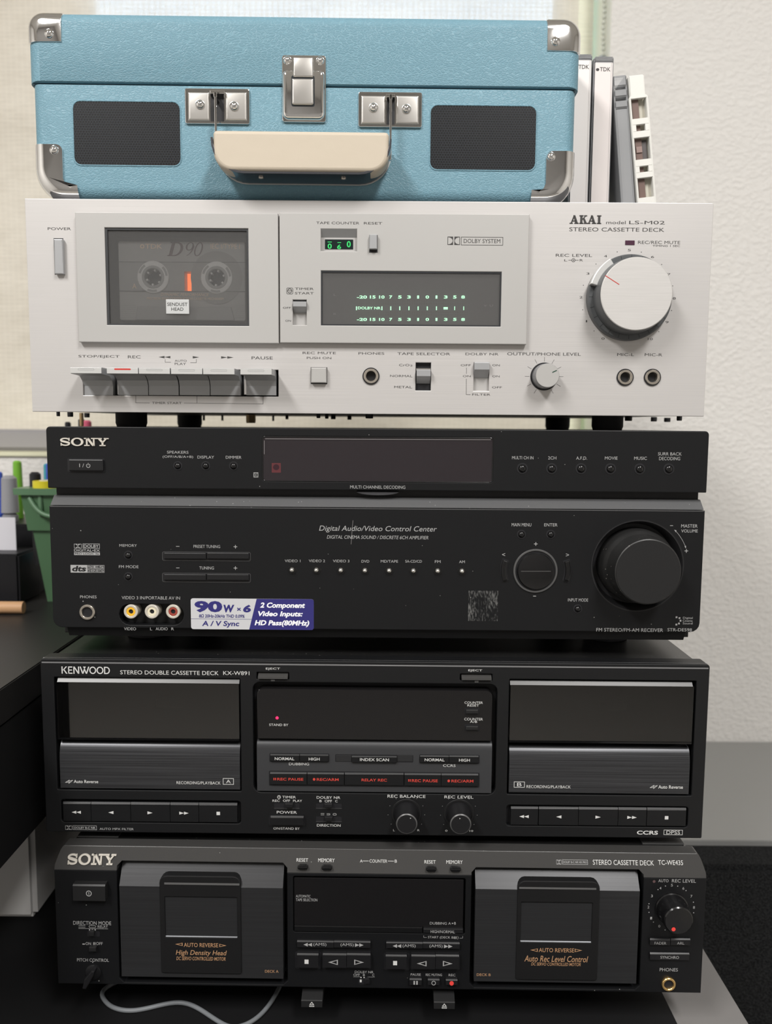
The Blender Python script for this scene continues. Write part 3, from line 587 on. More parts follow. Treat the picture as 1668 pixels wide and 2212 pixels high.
for kx, sy in (((200, 215, 375, 398, 408, 585, 588, 765, 772), 0), ((866, 880, 1038, 1062, 1073, 1252, 1255, 1430, 1438), 10)):
    for a, b in ((kx[0], kx[3]), (kx[3] + 2, kx[8])): plate(S2, 'key_recess', slot_dark, a, 958 + sy, b, 1088 + sy, 0, 0.15, U.root, 1.6, 0)
    for (a, b), ty, sx in (((kx[1], kx[2]), '#', 286 + kx[1] - 215), ((kx[4], kx[5]), '<o', (kx[4] + kx[5]) / 2 - 12), ((kx[6], kx[7]), '>o', (kx[6] + kx[7]) / 2 + 4)):
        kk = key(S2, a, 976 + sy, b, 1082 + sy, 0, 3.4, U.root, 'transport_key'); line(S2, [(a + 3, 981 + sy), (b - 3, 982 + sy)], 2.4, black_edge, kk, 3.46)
        sym(S2, ty, sx, 1034 + sy + (4 if ty != '#' else 0), 30 if ty == '#' else 73, 32 if ty == '#' else 40, print_white if ty == '#' else print_grey, kk, 3.47)
screen_text(S2, [('DOLBY NR', 648, 1102, 788, 1120), ('OFF', 638, 1124, 686, 1141), ('B', 710, 1124, 724, 1142), ('C', 780, 1125, 796, 1143), ('PAUSE', 1068, 1121, 1144, 1139), ('REC MUTING', 1181, 1123, 1303, 1141), ('REC', 1353, 1125, 1404, 1143)], print_grey, front, 0.06)
line(S2, [(638, 1147), (690, 1147)], 2, print_grey, front); line(S2, [(742, 1148), (797, 1149)], 2, print_grey, front)
for x in (695, 718, 741): sym(S2, '#', x, 1152, 8, 8, print_white, front)
plate(S2, 'slider_slot', slot_dark, 676, 1160, 765, 1204, 0, 0.12, U.root, 1.5, 0); plate(S2, 'slide_switch', black_key, 722, 1162, 760, 1202, 0, 2.2, U.root, 1.2, 0.4)
sym(S2, '#', 693, 1178, 14, 20, print_white, front, 0.16)
for (a, b), ty, mm_ in (((1060, 1150), '||', print_grey), ((1197, 1284), 'O', print_grey), ((1332, 1419), 'o', red_btn)):
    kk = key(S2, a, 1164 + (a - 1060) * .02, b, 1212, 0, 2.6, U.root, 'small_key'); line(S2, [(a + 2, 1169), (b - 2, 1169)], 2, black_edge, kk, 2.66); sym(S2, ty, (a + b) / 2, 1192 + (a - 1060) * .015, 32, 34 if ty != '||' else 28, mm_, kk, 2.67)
for x0, y0, x1 in ((246, 1325, 404), (1242, 1338, 1399)):
    r_ = S2.r(x0, y0, x1, y0 + 50, 3.0)
    k = extr('eject_tab', [(-20, r_[1]), (3, r_[1]), (3, r_[3] - .4), (2.4, r_[3]), (-20, r_[3] + 7)], r_[0], r_[2], MATS['dark_grey_key'], U.root); line(S2, [(x0 + 2, y0 + 1), (x1 - 2, y0 + 2)], 2.4, black_edge, k, 3.06)
    sym(S2, 'eject', (x0 + x1) / 2, y0 + 28, 37, 38, print_white, k, 3.07)
# right side
double_d(S3, 508, 205, 536, 226, print_grey, band, -0.4); frame(S3, 540, 205, 679, 227, 2, print_grey, band, -0.4); T(S3, 'DOLBY B-C NR HX PRO', 545, 211, 674, 221, print_grey, band, -0.4, bold=0.015)
T(S3, 'STEREO CASSETTE DECK', 706, 207, 1037, 230, print_white, band, -0.4); T(S3, 'TC-WE435', 1060, 208, 1195, 230, print_white, band, -0.4)
screen_text(S3, [('AUTO', 1055, 298, 1110, 314), ('REC LEVEL', 1128, 298, 1258, 316)], print_grey, front, 0.06); sym(S3, 'o', 1032, 310, 15, 15, mat('lamp_unlit', (0.10, 0.06, 0.06), 0.4), front)
for s, x, y in (('0', 1060, 551), ('1', 1016, 508), ('2', 1001, 448), ('3', 1020, 388), ('4', 1066, 346), ('5', 1128, 330), ('6', 1190, 347), ('7', 1233, 390), ('8', 1247, 450)): T(S3, s, x - 5, y - 7, x + 5, y + 7, print_grey, front)
dial_dots(S3, 1125, 453, 123, [231 - 22.5 - 0, 191, 169, 148, 126, 105, 74, 50, 15, -12, 218, 254], print_grey, front, 6)
kn = knob(S3, 1125, 453, [(0, 10.8), (1.2, 10.8), (1.6, 10.2), (12.5, 9.6), (14, 9.3), (14.6, 8.6), (14.8, 0.001)], black_gloss, U.root, 'level_knob'); sym(S3, 'o', 1137, 568, 22, 22, red_btn, kn, 14.9)
for a, b, y0, y1, s, tx_ in ((1010, 1119, 620, 656, 'FADER', (1034, 636, 1098, 650)), (1122, 1227, 620, 656, 'ARL', (1156, 636, 1195, 650)), (1010, 1222, 697, 736, 'SYNCHRO', (1066, 712, 1166, 727))):
    kk = key(S3, a, y0, b, y1, 0, 1.6, U.root, 'small_key'); T(S3, s, *tx_, print_grey, kk, 1.67); line(S3, [(a + 2, y0 + 6), (b - 2, y0 + 6)], 1.6, black_edge, kk, 1.66)
T(S3, 'PHONES', 1062, 777, 1160, 795, print_grey, front)
u, z = S3.p(1108, 860); ring('headphone_jack', u, z, 4.6, 3.1, 0, 1.6, gold, U.root); slab('jack_hole', [circ(u, z, 3.15)], 0, 0.15, slot_dark, U.root)

for o in band.children:                        # print and badge follow the slope of the band
    lift = 0.0 if o.name.startswith('button_rim') else max(v.co.y for v in o.data.vertices) + 0.00012
    for v in o.data.vertices: v.co.y += max(0.0, v.co.z * 1000 - ZBAND) * .34 / 1000 - lift

# ------------------------------------------------------------------ second double cassette deck (smoked windows, brushed covers)
U = Unit('double_cassette_deck', 'black double cassette deck with smoked windows and brushed covers, third from the top', 'cassette deck', 0.0, 0.0, -0.00656, -279.1)
A, B, Cc = Sheet(U, 0, 1360, 2.78), Sheet(U, 530, 1380, 2.926), Sheet(U, 1060, 1380, 2.743); S0 = Sheet(U, 0, 0, 1)
ZT, ZB = 125.4, 6.1
lr, kr = A.r(335, 290, 1446, 966), A.r(368, 1025, 1446, 1160); cr = B.r(50, 280, 1588, 977); rr2, kr2 = Cc.r(104, 244, 1206, 926), Cc.r(93, 990, 1170, 1112)
ej1, ej2 = B.r(72, 212, 276, 256), B.r(1358, 222, 1562, 264)
holes = [rr(*lr, .8), rr(*kr, 2), rr(*cr, 5), rr(*rr2, .8), rr(*kr2, 2), rr(*ej1, .6), rr(*ej2, .6)]
front = slab('front_panel', [rr(-220, ZB, 220, ZT, (1, 1, 2.2, 2.2))] + holes, -14, 0, black_panel, U.root, 0.5)
extr('top_bevel', [(-2.8, ZT + .05), (0.05, ZT - 2.2), (0.05, ZT - 3.0), (-3.4, ZT - .6)], -219, 219, mat('bevel_highlight', (0.30, 0.30, 0.31), 0.38, 0.6), front)  # highlight on the upward-facing bevel is put into a brighter colour
box('body', -214, 214, ZB + 2, ZT - 0.6, -270, -14, black_top, U.root, 0.8)
for s in (-1, 1):
    foot(U, s * 150, -45, 0, ZB + 3, 16); foot(U, s * 150, -225, 0, ZB + 3, 16)
def kenwood_logo(): # tall sans letters, the W with a small triangle between its arms
    R_ = lambda a, b, c, d: [[(a, b), (c, b), (c, d), (a, d)]]; q = 1.5
    P_ = lambda *p: [list(p)]
    sh = [R_(0, 0, q, 10), P_((1.2, 4.6), (5.9, 10), (7.7, 10), (3.2, 4.9)), P_((2.2, 5.6), (3.6, 6.3), (8, 0), (6.1, 0))]
    sh += [R_(9, 0, 10.5, 10), R_(9, 0, 15, 1.4), R_(9, 4.4, 14.4, 5.7), R_(9, 8.6, 15, 10)]
    sh += [R_(16.3, 0, 17.8, 10), R_(22.8, 0, 24.3, 10), P_((16.3, 10), (18.1, 10), (24.3, 0), (22.5, 0))]
    sh += [P_((25, 10), (26.6, 10), (30, 0), (28.4, 0)), P_((28.4, 0), (30, 0), (31.9, 5.6), (31.1, 7.4)), P_((33.4, 0), (35, 0), (32.0, 7.4), (31.2, 5.6)), P_((33.4, 0), (35, 0), (38.4, 10), (36.8, 10)), P_((29.6, 10), (33.8, 10), (31.7, 6.9))]
    for cx in (43, 53): sh.append([circ(cx, 5, 4.7, 36, 5.1), circ(cx, 5, 3.2, 36, 3.7)])
    sh.append([[(58.6, 0), (62, 0)] + arc(62, 5, 4.6, 5, -90, 90, 14) + [(58.6, 10)], [(60.1, 1.4), (62, 1.4)] + arc(62, 5, 3.1, 3.6, -90, 90, 14) + [(60.1, 8.6)]])
    return sh
flat('maker_name', fit_shapes(A, kenwood_logo(), 370, 222, 660, 266), 0.06, print_white, front)
T(A, 'STEREO DOUBLE CASSETTE DECK', 722, 247, 1313, 271, print_white, front); T(A, 'KX-W891', 1341, 250, 1498, 273, print_white, front)
def deck_bay(S, rec, glass, bev, cover):
    u0, z0, u1, z1 = rec
    box('bay_liner', u0 - .4, u1 + .4, z0 - .4, z1 + .4, -13.9, -13.2, slot_dark, U.root)
    g = S.r(*glass, 0.6); b_ = S.r(*bev, 0.6)
    w_ = slab('bay_window', [rr(*g, .4)], -0.9, 0.6, smoke, U.root)
    box('tape_carrier', g[0] + 8, g[2] - 8, g[1] + 1, g[3] - 2, -13.2, -11.5, mat('carrier_grey', (0.05, 0.05, 0.05), 0.4) if 'carrier_grey' not in MATS else MATS['carrier_grey'], w_)
    um = (g[0] + g[2]) / 2; box('label_window', um + 2, um + 20, g[1] + 17, g[1] + 23, -11.5, -11.0, mat('pale_tab', (0.5, 0.48, 0.34), 0.5) if 'pale_tab' not in MATS else MATS['pale_tab'], w_)
    extr('window_bevel', [(-1, b_[1]), (0.6, b_[1]), (-1.6, b_[3]), (-3, b_[3])], b_[0], b_[2], bright_edge, w_)
    extr('window_lip', [(-4, g[1] - 1.6), (0.4, g[1] - 1.6), (0.8, g[1] - .3), (-4, g[1])], g[0], g[2], black_gloss, w_)
    c = S.r(*cover, 0.4); h = c[3] - c[1]
    prof = [(-10, c[1]), (0.0, c[1]), (0.4, c[1] + .4)] + [(0.4 - 5.5 * (1 - math.cos(math.pi / 2 * k / 8)) , c[1] + h * (.60 + .40 * math.sin(math.pi / 2 * k / 8))) for k in range(9)] + [(-10, c[3])]
    return extr('bay_cover', prof, c[0] + .3, c[2] - .3, gun_brushed, U.root, 30)
ca = deck_bay(A, lr, (342, 320, 1436, 652), (342, 297, 1436, 321), (357, 682, 1443, 958))
cb = deck_bay(Cc, rr2, (115, 278, 1199, 606), (117, 257, 1200, 279), (108, 648, 1182, 917))
def auto_rev(S, x, y, w, par, tx):
    a = [(x, y + 5), (x + w * .55, y - 10), (x + w * .42, y - 2), (x + w, y - 8), (x + w * .45, y + 11), (x + w * .55, y + 3)]
    line(S, a + [a[0]], 2.6, print_white, par, 0.48, 'arrow_mark'); T(S, 'Auto Reverse', *tx, print_white, par, 0.48, bold=0.012)
auto_rev(A, 393, 913, 44, ca, (443, 903, 590, 922)); T(A, 'RECORDING/PLAYBACK', 1060, 912, 1325, 929, print_white, ca, 0.48); frame(A, 1339, 893, 1404, 931, 3, print_white, ca, 0.48); T(A, 'A', 1358, 902, 1386, 922, print_white, ca, 0.48)
auto_rev(Cc, 945, 877, 44, cb, (994, 868, 1140, 888)); T(Cc, 'RECORDING/PLAYBACK', 213, 868, 475, 885, print_white, cb, 0.48); frame(Cc, 138, 846, 202, 881, 3, print_white, cb, 0.48); T(Cc, 'B', 157, 853, 184, 874, print_white, cb, 0.48)
for S, rec, xs, y0, y1, sy in ((A, kr, ((380, 545), (548, 783), (786, 1020), (1023, 1192), (1195, 1425)), 1037, 1152, (458, 666, 901, 1105, 1311, 1097)), (Cc, kr2, ((120, 281), (286, 519), (522, 754), (757, 923), (927, 1158)), 997, 1104, (198, 404, 637, 838, 1043, 1053))):
    box('key_bay', rec[0] - .3, rec[2] + .3, rec[1] - .3, rec[3] + .3, -13.9, -4, slot_dark, U.root)
    for i, (a, b) in enumerate(xs):
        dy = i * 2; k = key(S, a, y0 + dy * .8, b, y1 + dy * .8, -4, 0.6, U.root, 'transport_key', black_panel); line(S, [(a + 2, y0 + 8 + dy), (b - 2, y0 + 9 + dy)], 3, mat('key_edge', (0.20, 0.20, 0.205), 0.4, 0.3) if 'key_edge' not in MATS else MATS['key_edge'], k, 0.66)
        ty = ('<<', '<', '>', '>>', '#')[i]; sym(S, ty, sy[i], sy[5] + dy * .9, {'<<': 56, '>>': 56, '#': 21}.get(ty, 31), 18 if ty != '#' else 20, print_white, k, 0.67)
double_d(A, 392, 1177, 433, 1202, print_grey, front); frame(A, 438, 1177, 581, 1203, 2.2, print_grey, front); T(A, 'DOLBY B-C NR', 446, 1184, 573, 1197, print_grey, front, bold=0.02); T(A, 'AUTO MPX FILTER', 598, 1191, 803, 1204, print_grey, front)
T(Cc, 'CCRS', 867, 1137, 992, 1160, print_white, front, bold=0.025); frame(Cc, 1026, 1132, 1138, 1162, 2.6, print_white, front); T(Cc, 'DPSS', 1042, 1137, 1123, 1157, print_white, front)
for e_, x0, y0, x1, y1, tx_ in ((ej1, 80, 216, 268, 252, (130, 182, 220, 198)), (ej2, 1368, 226, 1557, 260, (1410, 193, 1498, 209))):
    box('eject_bay', e_[0] - .3, e_[2] + .3, e_[1] - .3, e_[3] + .3, -13.9, -8, slot_dark, U.root); r_ = B.r(x0, y0, x1, y1, 1.0)
    extr('eject_key', [(-8, r_[1]), (1.6, r_[1]), (1.4, r_[1] + 1.2), (-2.5, r_[3]), (-8, r_[3])], r_[0], r_[2], grey_band, U.root); T(B, 'EJECT', *tx_, print_white, front)
    T(B, '=', (x0 + x1) / 2 - 12, y1 + 6, (x0 + x1) / 2 + 12, y1 + 14, print_grey, front)
# centre block
box('display_bay', cr[0] - .4, cr[2] + .4, cr[1] - .4, cr[3] + .4, -13.9, -9, slot_dark, U.root)
g = B.r(74, 322, 1560, 641, 0.4); dp = slab('display_window', [rr(*g, (0.3, .3, 4, 4))], -9, 0.4, disp_black, U.root, 0.6)
l_ = [(74 + 14, 330), (1546, 340)]; line(B, [(88, 324), (1300, 330)], 6, mat('display_top_edge', (0.20, 0.20, 0.20), 0.35) , dp, 0.0)
c = B.r(74, 650, 1558, 970, 0.4); h = c[3] - c[1]
prof = [(-9, c[1]), (0.2, c[1]), (0.4, c[1] + .3)] + [(0.4 - 4.0 * (1 - math.cos(math.pi / 2 * k / 6)), c[1] + h * (.84 + .16 * math.sin(math.pi / 2 * k / 6))) for k in range(7)] + [(-9, c[3])]
kp = extr('key_panel', prof, c[0], c[2], mat('key_panel_grey', (0.042, 0.043, 0.046), 0.4, 0.2), U.root, 30)
u, z = B.p(201, 500, .5); lathe('standby_lamp', u, z, [(0.4, 1.0), (0.7, 0.9), (0.8, 0.5)], red_led, dp, 16)
screen_text(B, [('STAND BY', 151, 536, 272, 551), ('COUNTER', 1386, 396, 1502, 411), ('RESET', 1404, 414, 1478, 428), ('COUNTER', 1384, 500, 1502, 516), ('A/B', 1420, 517, 1466, 531)], print_white, dp, 0.46)
for y in (440, 544):
    plate(B, 'button_rim', slot_dark, 1386, y - 4, 1480, y + 38, 0.3, 0.5, U.root, .6, 0); plate(B, 'counter_button', MATS['dark_grey_key'], 1393, y + 8, 1474, y + 36, 0.4, 2.2, U.root, 0.5, 0.6)
for x0, y0, x1, y1 in ((153, 724, 530, 778), (568, 732, 1062, 779), (1100, 733, 1480, 788), (150, 840, 1480, 934)): plate(B, 'key_slot', slot_dark, x0, y0, x1, y1, 0.2, 0.5, kp, .6, 0)
for a, b, y0, y1, s, tx_ in ((158, 341, 731, 776, 'NORMAL', (186, 749, 310, 767)), (345, 525, 732, 777, 'HIGH', (401, 751, 470, 769)), (673, 957, 742, 784, 'INDEX SCAN', (725, 755, 908, 773)), (1105, 1287, 739, 784, 'NORMAL', (1134, 756, 1260, 774)), (1290, 1474, 740, 786, 'HIGH', (1351, 758, 1420, 776))):
    k = key(B, a, y0, b, y1, 0.4, 2.0, kp, 'mode_key', black_panel); T(B, s, *tx_, print_white, k, 2.07, bold=0.008); line(B, [(a + 2, y0 + 5), (b - 2, y0 + 6)], 2, black_edge, k, 2.06)
for x0, x1 in ((573, 671), (960, 1057)): plate(B, 'slot_insert', gun_plain, x0, 736, x1, 775, 0.4, 0.7, kp, .3, 0.1)
T(B, 'DUBBING', 276, 783, 403, 799, print_white, kp, 0.46); T(B, 'CCRS', 1250, 793, 1329, 809, print_white, kp, 0.46)
red_print = mat('red_legend', (0.55, 0.055, 0.04), 0.5)
for a, b, y, s, tx_, q in ((157, 388, 845, 'REC PAUSE', (202, 879, 367, 896), (186, 886)), (392, 624, 847, 'REC/ARM', (452, 881, 590, 898), (435, 888)), (629, 1000, 849, 'RELAY REC', (735, 884, 895, 901), None), (1006, 1237, 852, 'REC PAUSE', (1053, 888, 1217, 906), (1038, 895)), (1240, 1472, 854, 'REC/ARM', (1303, 890, 1442, 908), (1286, 898))):
    k = key(B, a, y, b, y + 78, 0.4, 2.0, kp, 'record_key', black_panel); T(B, s, *tx_, red_print, k, 2.07, bold=0.012); line(B, [(a + 2, y + 6), (b - 2, y + 7)], 2.4, MATS['key_edge'], k, 2.06)
    if q: sym(B, '||' if s == 'REC PAUSE' else 'o', *q, 16, 15 if s == 'REC PAUSE' else 17, red_print, k, 2.07)
sym(B, 'O', 213, 1000, 22, 22, print_white, front); line(B, [(213, 993), (213, 1001), (219, 1001)], 2, print_white, front)
screen_text(B, [('TIMER', 234, 993, 320, 1008), ('REC', 172, 1016, 217, 1030), ('OFF', 238, 1016, 283, 1030), ('PLAY', 302, 1017, 359, 1031), ('POWER', 199, 1088, 326, 1105), ('ON/STAND BY', 178, 1191, 344, 1206), ('DOLBY NR', 451, 995, 600, 1011), ('B', 469, 1018, 483, 1032), ('OFF', 502, 1018, 548, 1033), ('C', 568, 1019, 583, 1033), ('DIRECTION', 453, 1171, 602, 1187), ('REC BALANCE', 899, 986, 1139, 1005), ('REC LEVEL', 1259, 991, 1442, 1009), ('L', 935, 1204, 945, 1216), ('R', 1088, 1204, 1102, 1216), ('0', 1264, 1207, 1278, 1219), ('10', 1418, 1208, 1440, 1220)], print_white, front, 0.06)
line(B, [(478, 1104), (498, 1104)], 3, print_grey, front); line(B, [(478, 1113), (498, 1113)], 3, print_grey, front); line(B, [(516, 1105), (535, 1105), (535, 1113), (516, 1113)], 3, print_grey, front); frame(B, 553, 1103, 577, 1116, 3, print_grey, front, rad=1.5)
for x0, y0, x1, y1, kx in ((183, 1040, 342, 1072, 250), (447, 1042, 609, 1072, 498), (447, 1124, 609, 1156, 500)):
    plate(B, 'slider_slot', slot_dark, x0, y0, x1, y1, 0, 0.12, U.root, .8, 0); plate(B, 'slide_switch', black_key, kx, y0 + 2, kx + 52, y1 - 3, 0, 3.0, U.root, .5, .5)
    line(B, [(x0, y1 - 1), (x1, y1)], 2.4, black_edge, front, 0.13)
plate(B, 'power_recess', slot_dark, 148, 1112, 380, 1186, 0, 0.12, U.root, 2.5, 0); k = key(B, 160, 1122, 368, 1180, 0, 2.6, U.root, 'power_button', black_panel); line(B, [(163, 1130), (365, 1131)], 3, black_edge, k, 2.66)
for cx, cy in ((1018, 1104), (1350, 1106)):
    u, z = B.p(cx, cy); ring('knob_dish', u, z, 10.2, 8.6, 0, 0.5, black_matte, U.root, bev=.2); slab('dish_floor', [circ(u, z, 8.8)], 0, .12, slot_dark, U.root)
    kn = lathe('level_knob', u, z, [(0, 8.2), (1, 8.2), (4, 7.4), (14, 7.0), (14.5, 6.9), (15, 6.3), (15, 0.001)], black_key, U.root, 44)
    sh_ = lathe_open('knob_edge', u, z, [(14.5, 6.95), (15.04, 6.35), (15.04, 6.2), (14.4, 6.8)], black_edge, kn)
    dial_dots(B, cx, cy + 2, 116, [90, 56, 26, -3, -34, 124, 154, 183, 214], print_grey, front, 4)
    sym(B, '>', cx + (28 if cx < 1200 else 8), cy + 30, 9, 9, print_grey, kn, 15.08)

# ------------------------------------------------------------------ audio video receiver
U = Unit('av_receiver', 'black home cinema receiver with a round volume knob and blue sticker', 'receiver', 1.05, 8.52, -0.00158, -153.7)
A, B, Cc = Sheet(U, 0, 860, 2.78), Sheet(U, 540, 880, 2.9786), Sheet(U, 1040, 880, 2.656); S0 = Sheet(U, 0, 0, 1)
ZT = 152.0; zu0 = U.m(107, 1054)[1]; zl1 = U.m(105.5, 1092.5)[1]; zl0 = U.m(113, 1355)[1]
dw = B.r(80, 190, 1564, 480)
up = slab('upper_panel', [rr(-215, zu0, 215, ZT, (0.5, 0.5, 2.6, 2.6)), rr(*dw, 2.0)], -12, 0, black_dust, U.root, 0.5)
vr = Cc.p(896, 910); rin = Cc.r(716, 1236, 1104, 1362)
avr = A.r(716, 1236, 1104, 1363)
front = slab('lower_panel', [rr(-214.6, zl0, 214.6, zl1, (6, 6, .4, .4)), circ(*vr, 30.0, 56), rr(*avr, 9)], -12, 0, black_dust, U.root, 0.4)
box('groove', -213, 213, zl1 - 6, zu0 + .5, -12, -9, slot_dark, U.root)
zg = U.m(816, 1075)[1]
extr('ledge', [(-10, zl1 + .4), (0.0, zl1 + .4), (0.0, zl1 + .8), (-6.5, zg - .4), (-10, zg - .4)], -213.6, 213.6, ledge_grey, U.root)
flat('pale_edge_line', [[rr(-214, zl1 - .55, 214, zl1 - .25)]], 0.03, mat('pale_edge_grey', (0.16, 0.16, 0.165), 0.4, 0.3), front)  # thin paler line along the top of the lower panel
zs = U.m(816, 1379, -3)[1]
extr('skirt', [(-12, zs), (-5, zs), (-1.5, zl0 + .4), (-12, zl0 + .4)], -206, 206, black_matte, U.root)
box('body', -212, 212, zs, ZT, -298, -12, black_top, U.root, 0.8)
for s in (-1, 1):
    foot(U, s * 169, -62, 0, zs + 1, 17, mat('foot_grey', (0.055, 0.055, 0.06), 0.4) if 'foot_grey' not in MATS else MATS['foot_grey']); foot(U, s * 169, -250, 0, zs + 1, 17, MATS['foot_grey'])
tb = B.r(685, 543, 960, 566, -2); slab('thumb_tab', [[(tb[0], tb[3]), (tb[2], tb[3])] + [((tb[0] + tb[2]) / 2 + (tb[2] - tb[0]) / 2 * math.cos(a * math.pi / 12), tb[3] - (tb[3] - tb[1]) * math.sin(a * math.pi / 12)) for a in range(1, 12)]], -9, -2, MATS['foot_grey'], U.root, .3)
badge(A, 'maker_badge', slab_serif_logo(), 364, 238, 655, 288, logo_silver, up, 0.8)
# display
dwin = slab('display_window', [rr(dw[0] + .2, dw[1] + .2, dw[2] - .2, dw[3] - .2, 1.8)], -3, -0.3, disp_purple, U.root, 0.3)
u0, z0, u1, z1 = dw; slab('display_bezel', [rr(u0 - .1, z0 - .1, u1 + .1, z1 + .1, 2.0), rr(u0 + .5, z0 + .5, u1 - .5, z1 - .5, 1.7)], -3, 0.3, black_gloss, dwin, 0.25)
line(B, [(100, 202), (1550, 208)], 3, mat('worn_bezel_edge', (0.22, 0.21, 0.21), 0.4), dwin, 0.34); line(B, [(92, 215), (92, 300)], 3, MATS['worn_bezel_edge'], dwin, 0.34)
plate(B, 'remote_sensor', mat('sensor_maroon', (0.10, 0.028, 0.032), 0.3), 140, 358, 199, 420, -0.3, -0.22, dwin, 0.2, 0); sym(B, 'o', 169, 385, 40, 38, mat('sensor_eye', (0.035, 0.015, 0.02), 0.2), dwin, -0.2)
# power key
plate(A, 'power_recess', slot_dark, 405, 362, 628, 443, 0, .1, U.root, .8, 0); k = plate(A, 'power_key', black_key, 411, 368, 620, 437, 0, 1.8, U.root, 0.6, 0.6)
line(A, [(414, 371), (617, 372)], 2.4, black_edge, k, 1.6); T(A, 'I /', 476, 393, 505, 415, print_grey, k, 1.87); u, z = A.p(530, 406, 1.87)
flat('symbol', [[arc(u, z, 1.35, 1.35, 60, -240, 20) + arc(u, z, 1.0, 1.0, -240, 60, 20)], [rr(u - .16, z + .3, u + .16, z + 1.8)]], 1.87, print_grey, k)
def round_btn(S, x, y, r, parent=None, m=None, dome=1.6):
    u, z = S.p(x, y); q = S.mm(r)
    b = lathe('round_button', u, z, [(0, q * .72), (0.6, q * .72), (dome * .8, q * .58), (dome, q * .3), (dome + .05, .001)], m or black_gloss, U.root, 28, 60)
    ring('button_rim', u, z, q * 1.12, q * .78, 0, 0.25, slot_dark, b, 28, .1); return b
for x in ((1068, 407), (1236, 407), (1403, 408), (771, 944), (771, 1073)): round_btn(A, *x, 25)
for x in ((235, 351), (403, 352), (572, 352), (741, 353), (909, 354), (1076, 354)): round_btn(Cc, *x, 29)
for x in ((230, 729), (398, 729), (553, 1156)): round_btn(Cc, *x, 24)
screen_text(A, [('SPEAKERS', 1003, 317, 1132, 333), ('(OFF/A/B/A+B)', 977, 345, 1160, 363), ('DISPLAY', 1186, 346, 1286, 363), ('DIMMER', 1356, 347, 1450, 364)], print_grey, up, 0.06)
frame(A, 1523, 446, 1551, 476, 3, print_grey, up); T(A, 'DC', 1528, 451, 1546, 471, print_grey, up)
screen_text(Cc, [('MULTI CH IN', 176, 280, 299, 298), ('2CH', 383, 281, 430, 299), ('A.F.D.', 544, 282, 607, 300), ('MOVIE', 709, 282, 782, 300), ('MUSIC', 877, 283, 950, 301), ('SURR BACK', 1014, 258, 1150, 276), ('DECODING', 1020, 284, 1141, 303)], print_grey, up, 0.06)
T(B, 'MULTI CHANNEL DECODING', 645, 503, 1000, 523, print_grey, up)
T(B, 'Digital Audio/Video Control Center', 445, 763, 1203, 807, print_grey, front, shear=0.22); T(B, 'DIGITAL CINEMA SOUND / DISCRETE 6CH AMPLIFIER', 495, 825, 1148, 847, print_grey, front, shear=0.22)
lit_led = mat('chrome_led', (0.72, 0.70, 0.66), 0.2, 0.9)
for s, x0, x1, y, cx, cy in (('VIDEO 1', 224, 325, 979, 271, 1046), ('VIDEO 2', 379, 483, 979, 428, 1047), ('VIDEO 3', 534, 640, 980, 585, 1048), ('DVD', 718, 768, 982, 740, 1049), ('MD/TAPE', 842, 953, 982, 896, 1050), ('SA-CD/CD', 1000, 1107, 982, 1052, 1051), ('FM', 1190, 1227, 984, 1208, 1052), ('AM', 1346, 1383, 985, 1364, 1053)):
    T(B, s, x0, y, x1, y + 17, print_grey, front); u, z = B.p(cx, cy)
    b = lathe('input_button', u, z, [(0, 1.7), (1.2, 1.65), (2.2, 1.2), (2.6, .6), (2.7, .001)], lit_led, U.root, 24, 60); ring('button_rim', u, z, 2.9, 1.9, 0, .25, black_gloss, b, 28, .1)
screen_text(A, [('MEMORY', 717, 877, 822, 893), ('FM MODE', 714, 1004, 832, 1021), ('PRESET TUNING', 1162, 882, 1322, 900), ('+', 1403, 882, 1425, 903), ('-', 1057, 889, 1078, 892), ('TUNING', 1197, 1011, 1285, 1029), ('+', 1403, 1010, 1425, 1031), ('-', 1058, 1018, 1078, 1021), ('PHONES', 481, 1185, 580, 1202), ('VIDEO 3 IN/PORTABLE AV IN', 731, 1190, 1081, 1209), ('VIDEO', 745, 1377, 817, 1394), ('L', 902, 1378, 914, 1394), ('AUDIO', 935, 1377, 1007, 1394), ('R', 1029, 1378, 1045, 1394)], print_grey, front, 0.06)
for y in (925, 1053):
    plate(A, 'rocker_slot', slot_dark, 974, y - 2, 1506, y + 52, 0, .1, U.root, 1.2, 0); frame(A, 974, y - 2, 1506, y + 53, 2.2, black_edge, front, 0.12, 1.2)
    for a, b in ((984, 1238), (1242, 1496)):
        k = plate(A, 'tuning_key', black_key, a, y + 4, b, y + 42, 0, 1.6, U.root, .4, .5); line(A, [(a + 4, y + 8), (b - 4, y + 8)], 2.6, black_edge, k, 1.5)
# printed marks
double_d(A, 445, 875, 490, 902, print_grey, front); u0, z0, u1, z1 = A.r(497, 874, 599, 903)
frame(A, 497, 874, 599, 903, 2.4, print_grey, front); T(A, 'DOLBY', 503, 880, 593, 898, print_grey, front, bold=0.015); T(A, 'DIGITAL\u2022EX', 445, 907, 600, 922, print_grey, front, bold=0.01)
plate(A, 'printed_block', print_grey, 445, 926, 600, 943, 0, 0.06, front, 0, 0); T(A, 'PRO LOGIC IIx', 450, 929, 596, 940, black_matte, front, 0.12, bold=0.01)
plate(A, 'printed_block', print_grey, 424, 1002, 524, 1048, 0, 0.06, front, 0, 0); T(A, 'dts', 433, 1007, 517, 1041, black_matte, front, 0.12, shear=0.15, bold=0.035)
for x0, y0, x1, y1, s in ((525, 1003, 557, 1024, '96'), (560, 1003, 627, 1024, 'ES'), (525, 1027, 557, 1048, '24'), (560, 1027, 627, 1048, 'NEO6')): frame(A, x0, y0, x1, y1, 2, print_grey, front); T(A, s, x0 + 4, y0 + 4, x1 - 4, y1 - 4, print_grey, front, bold=0.01)
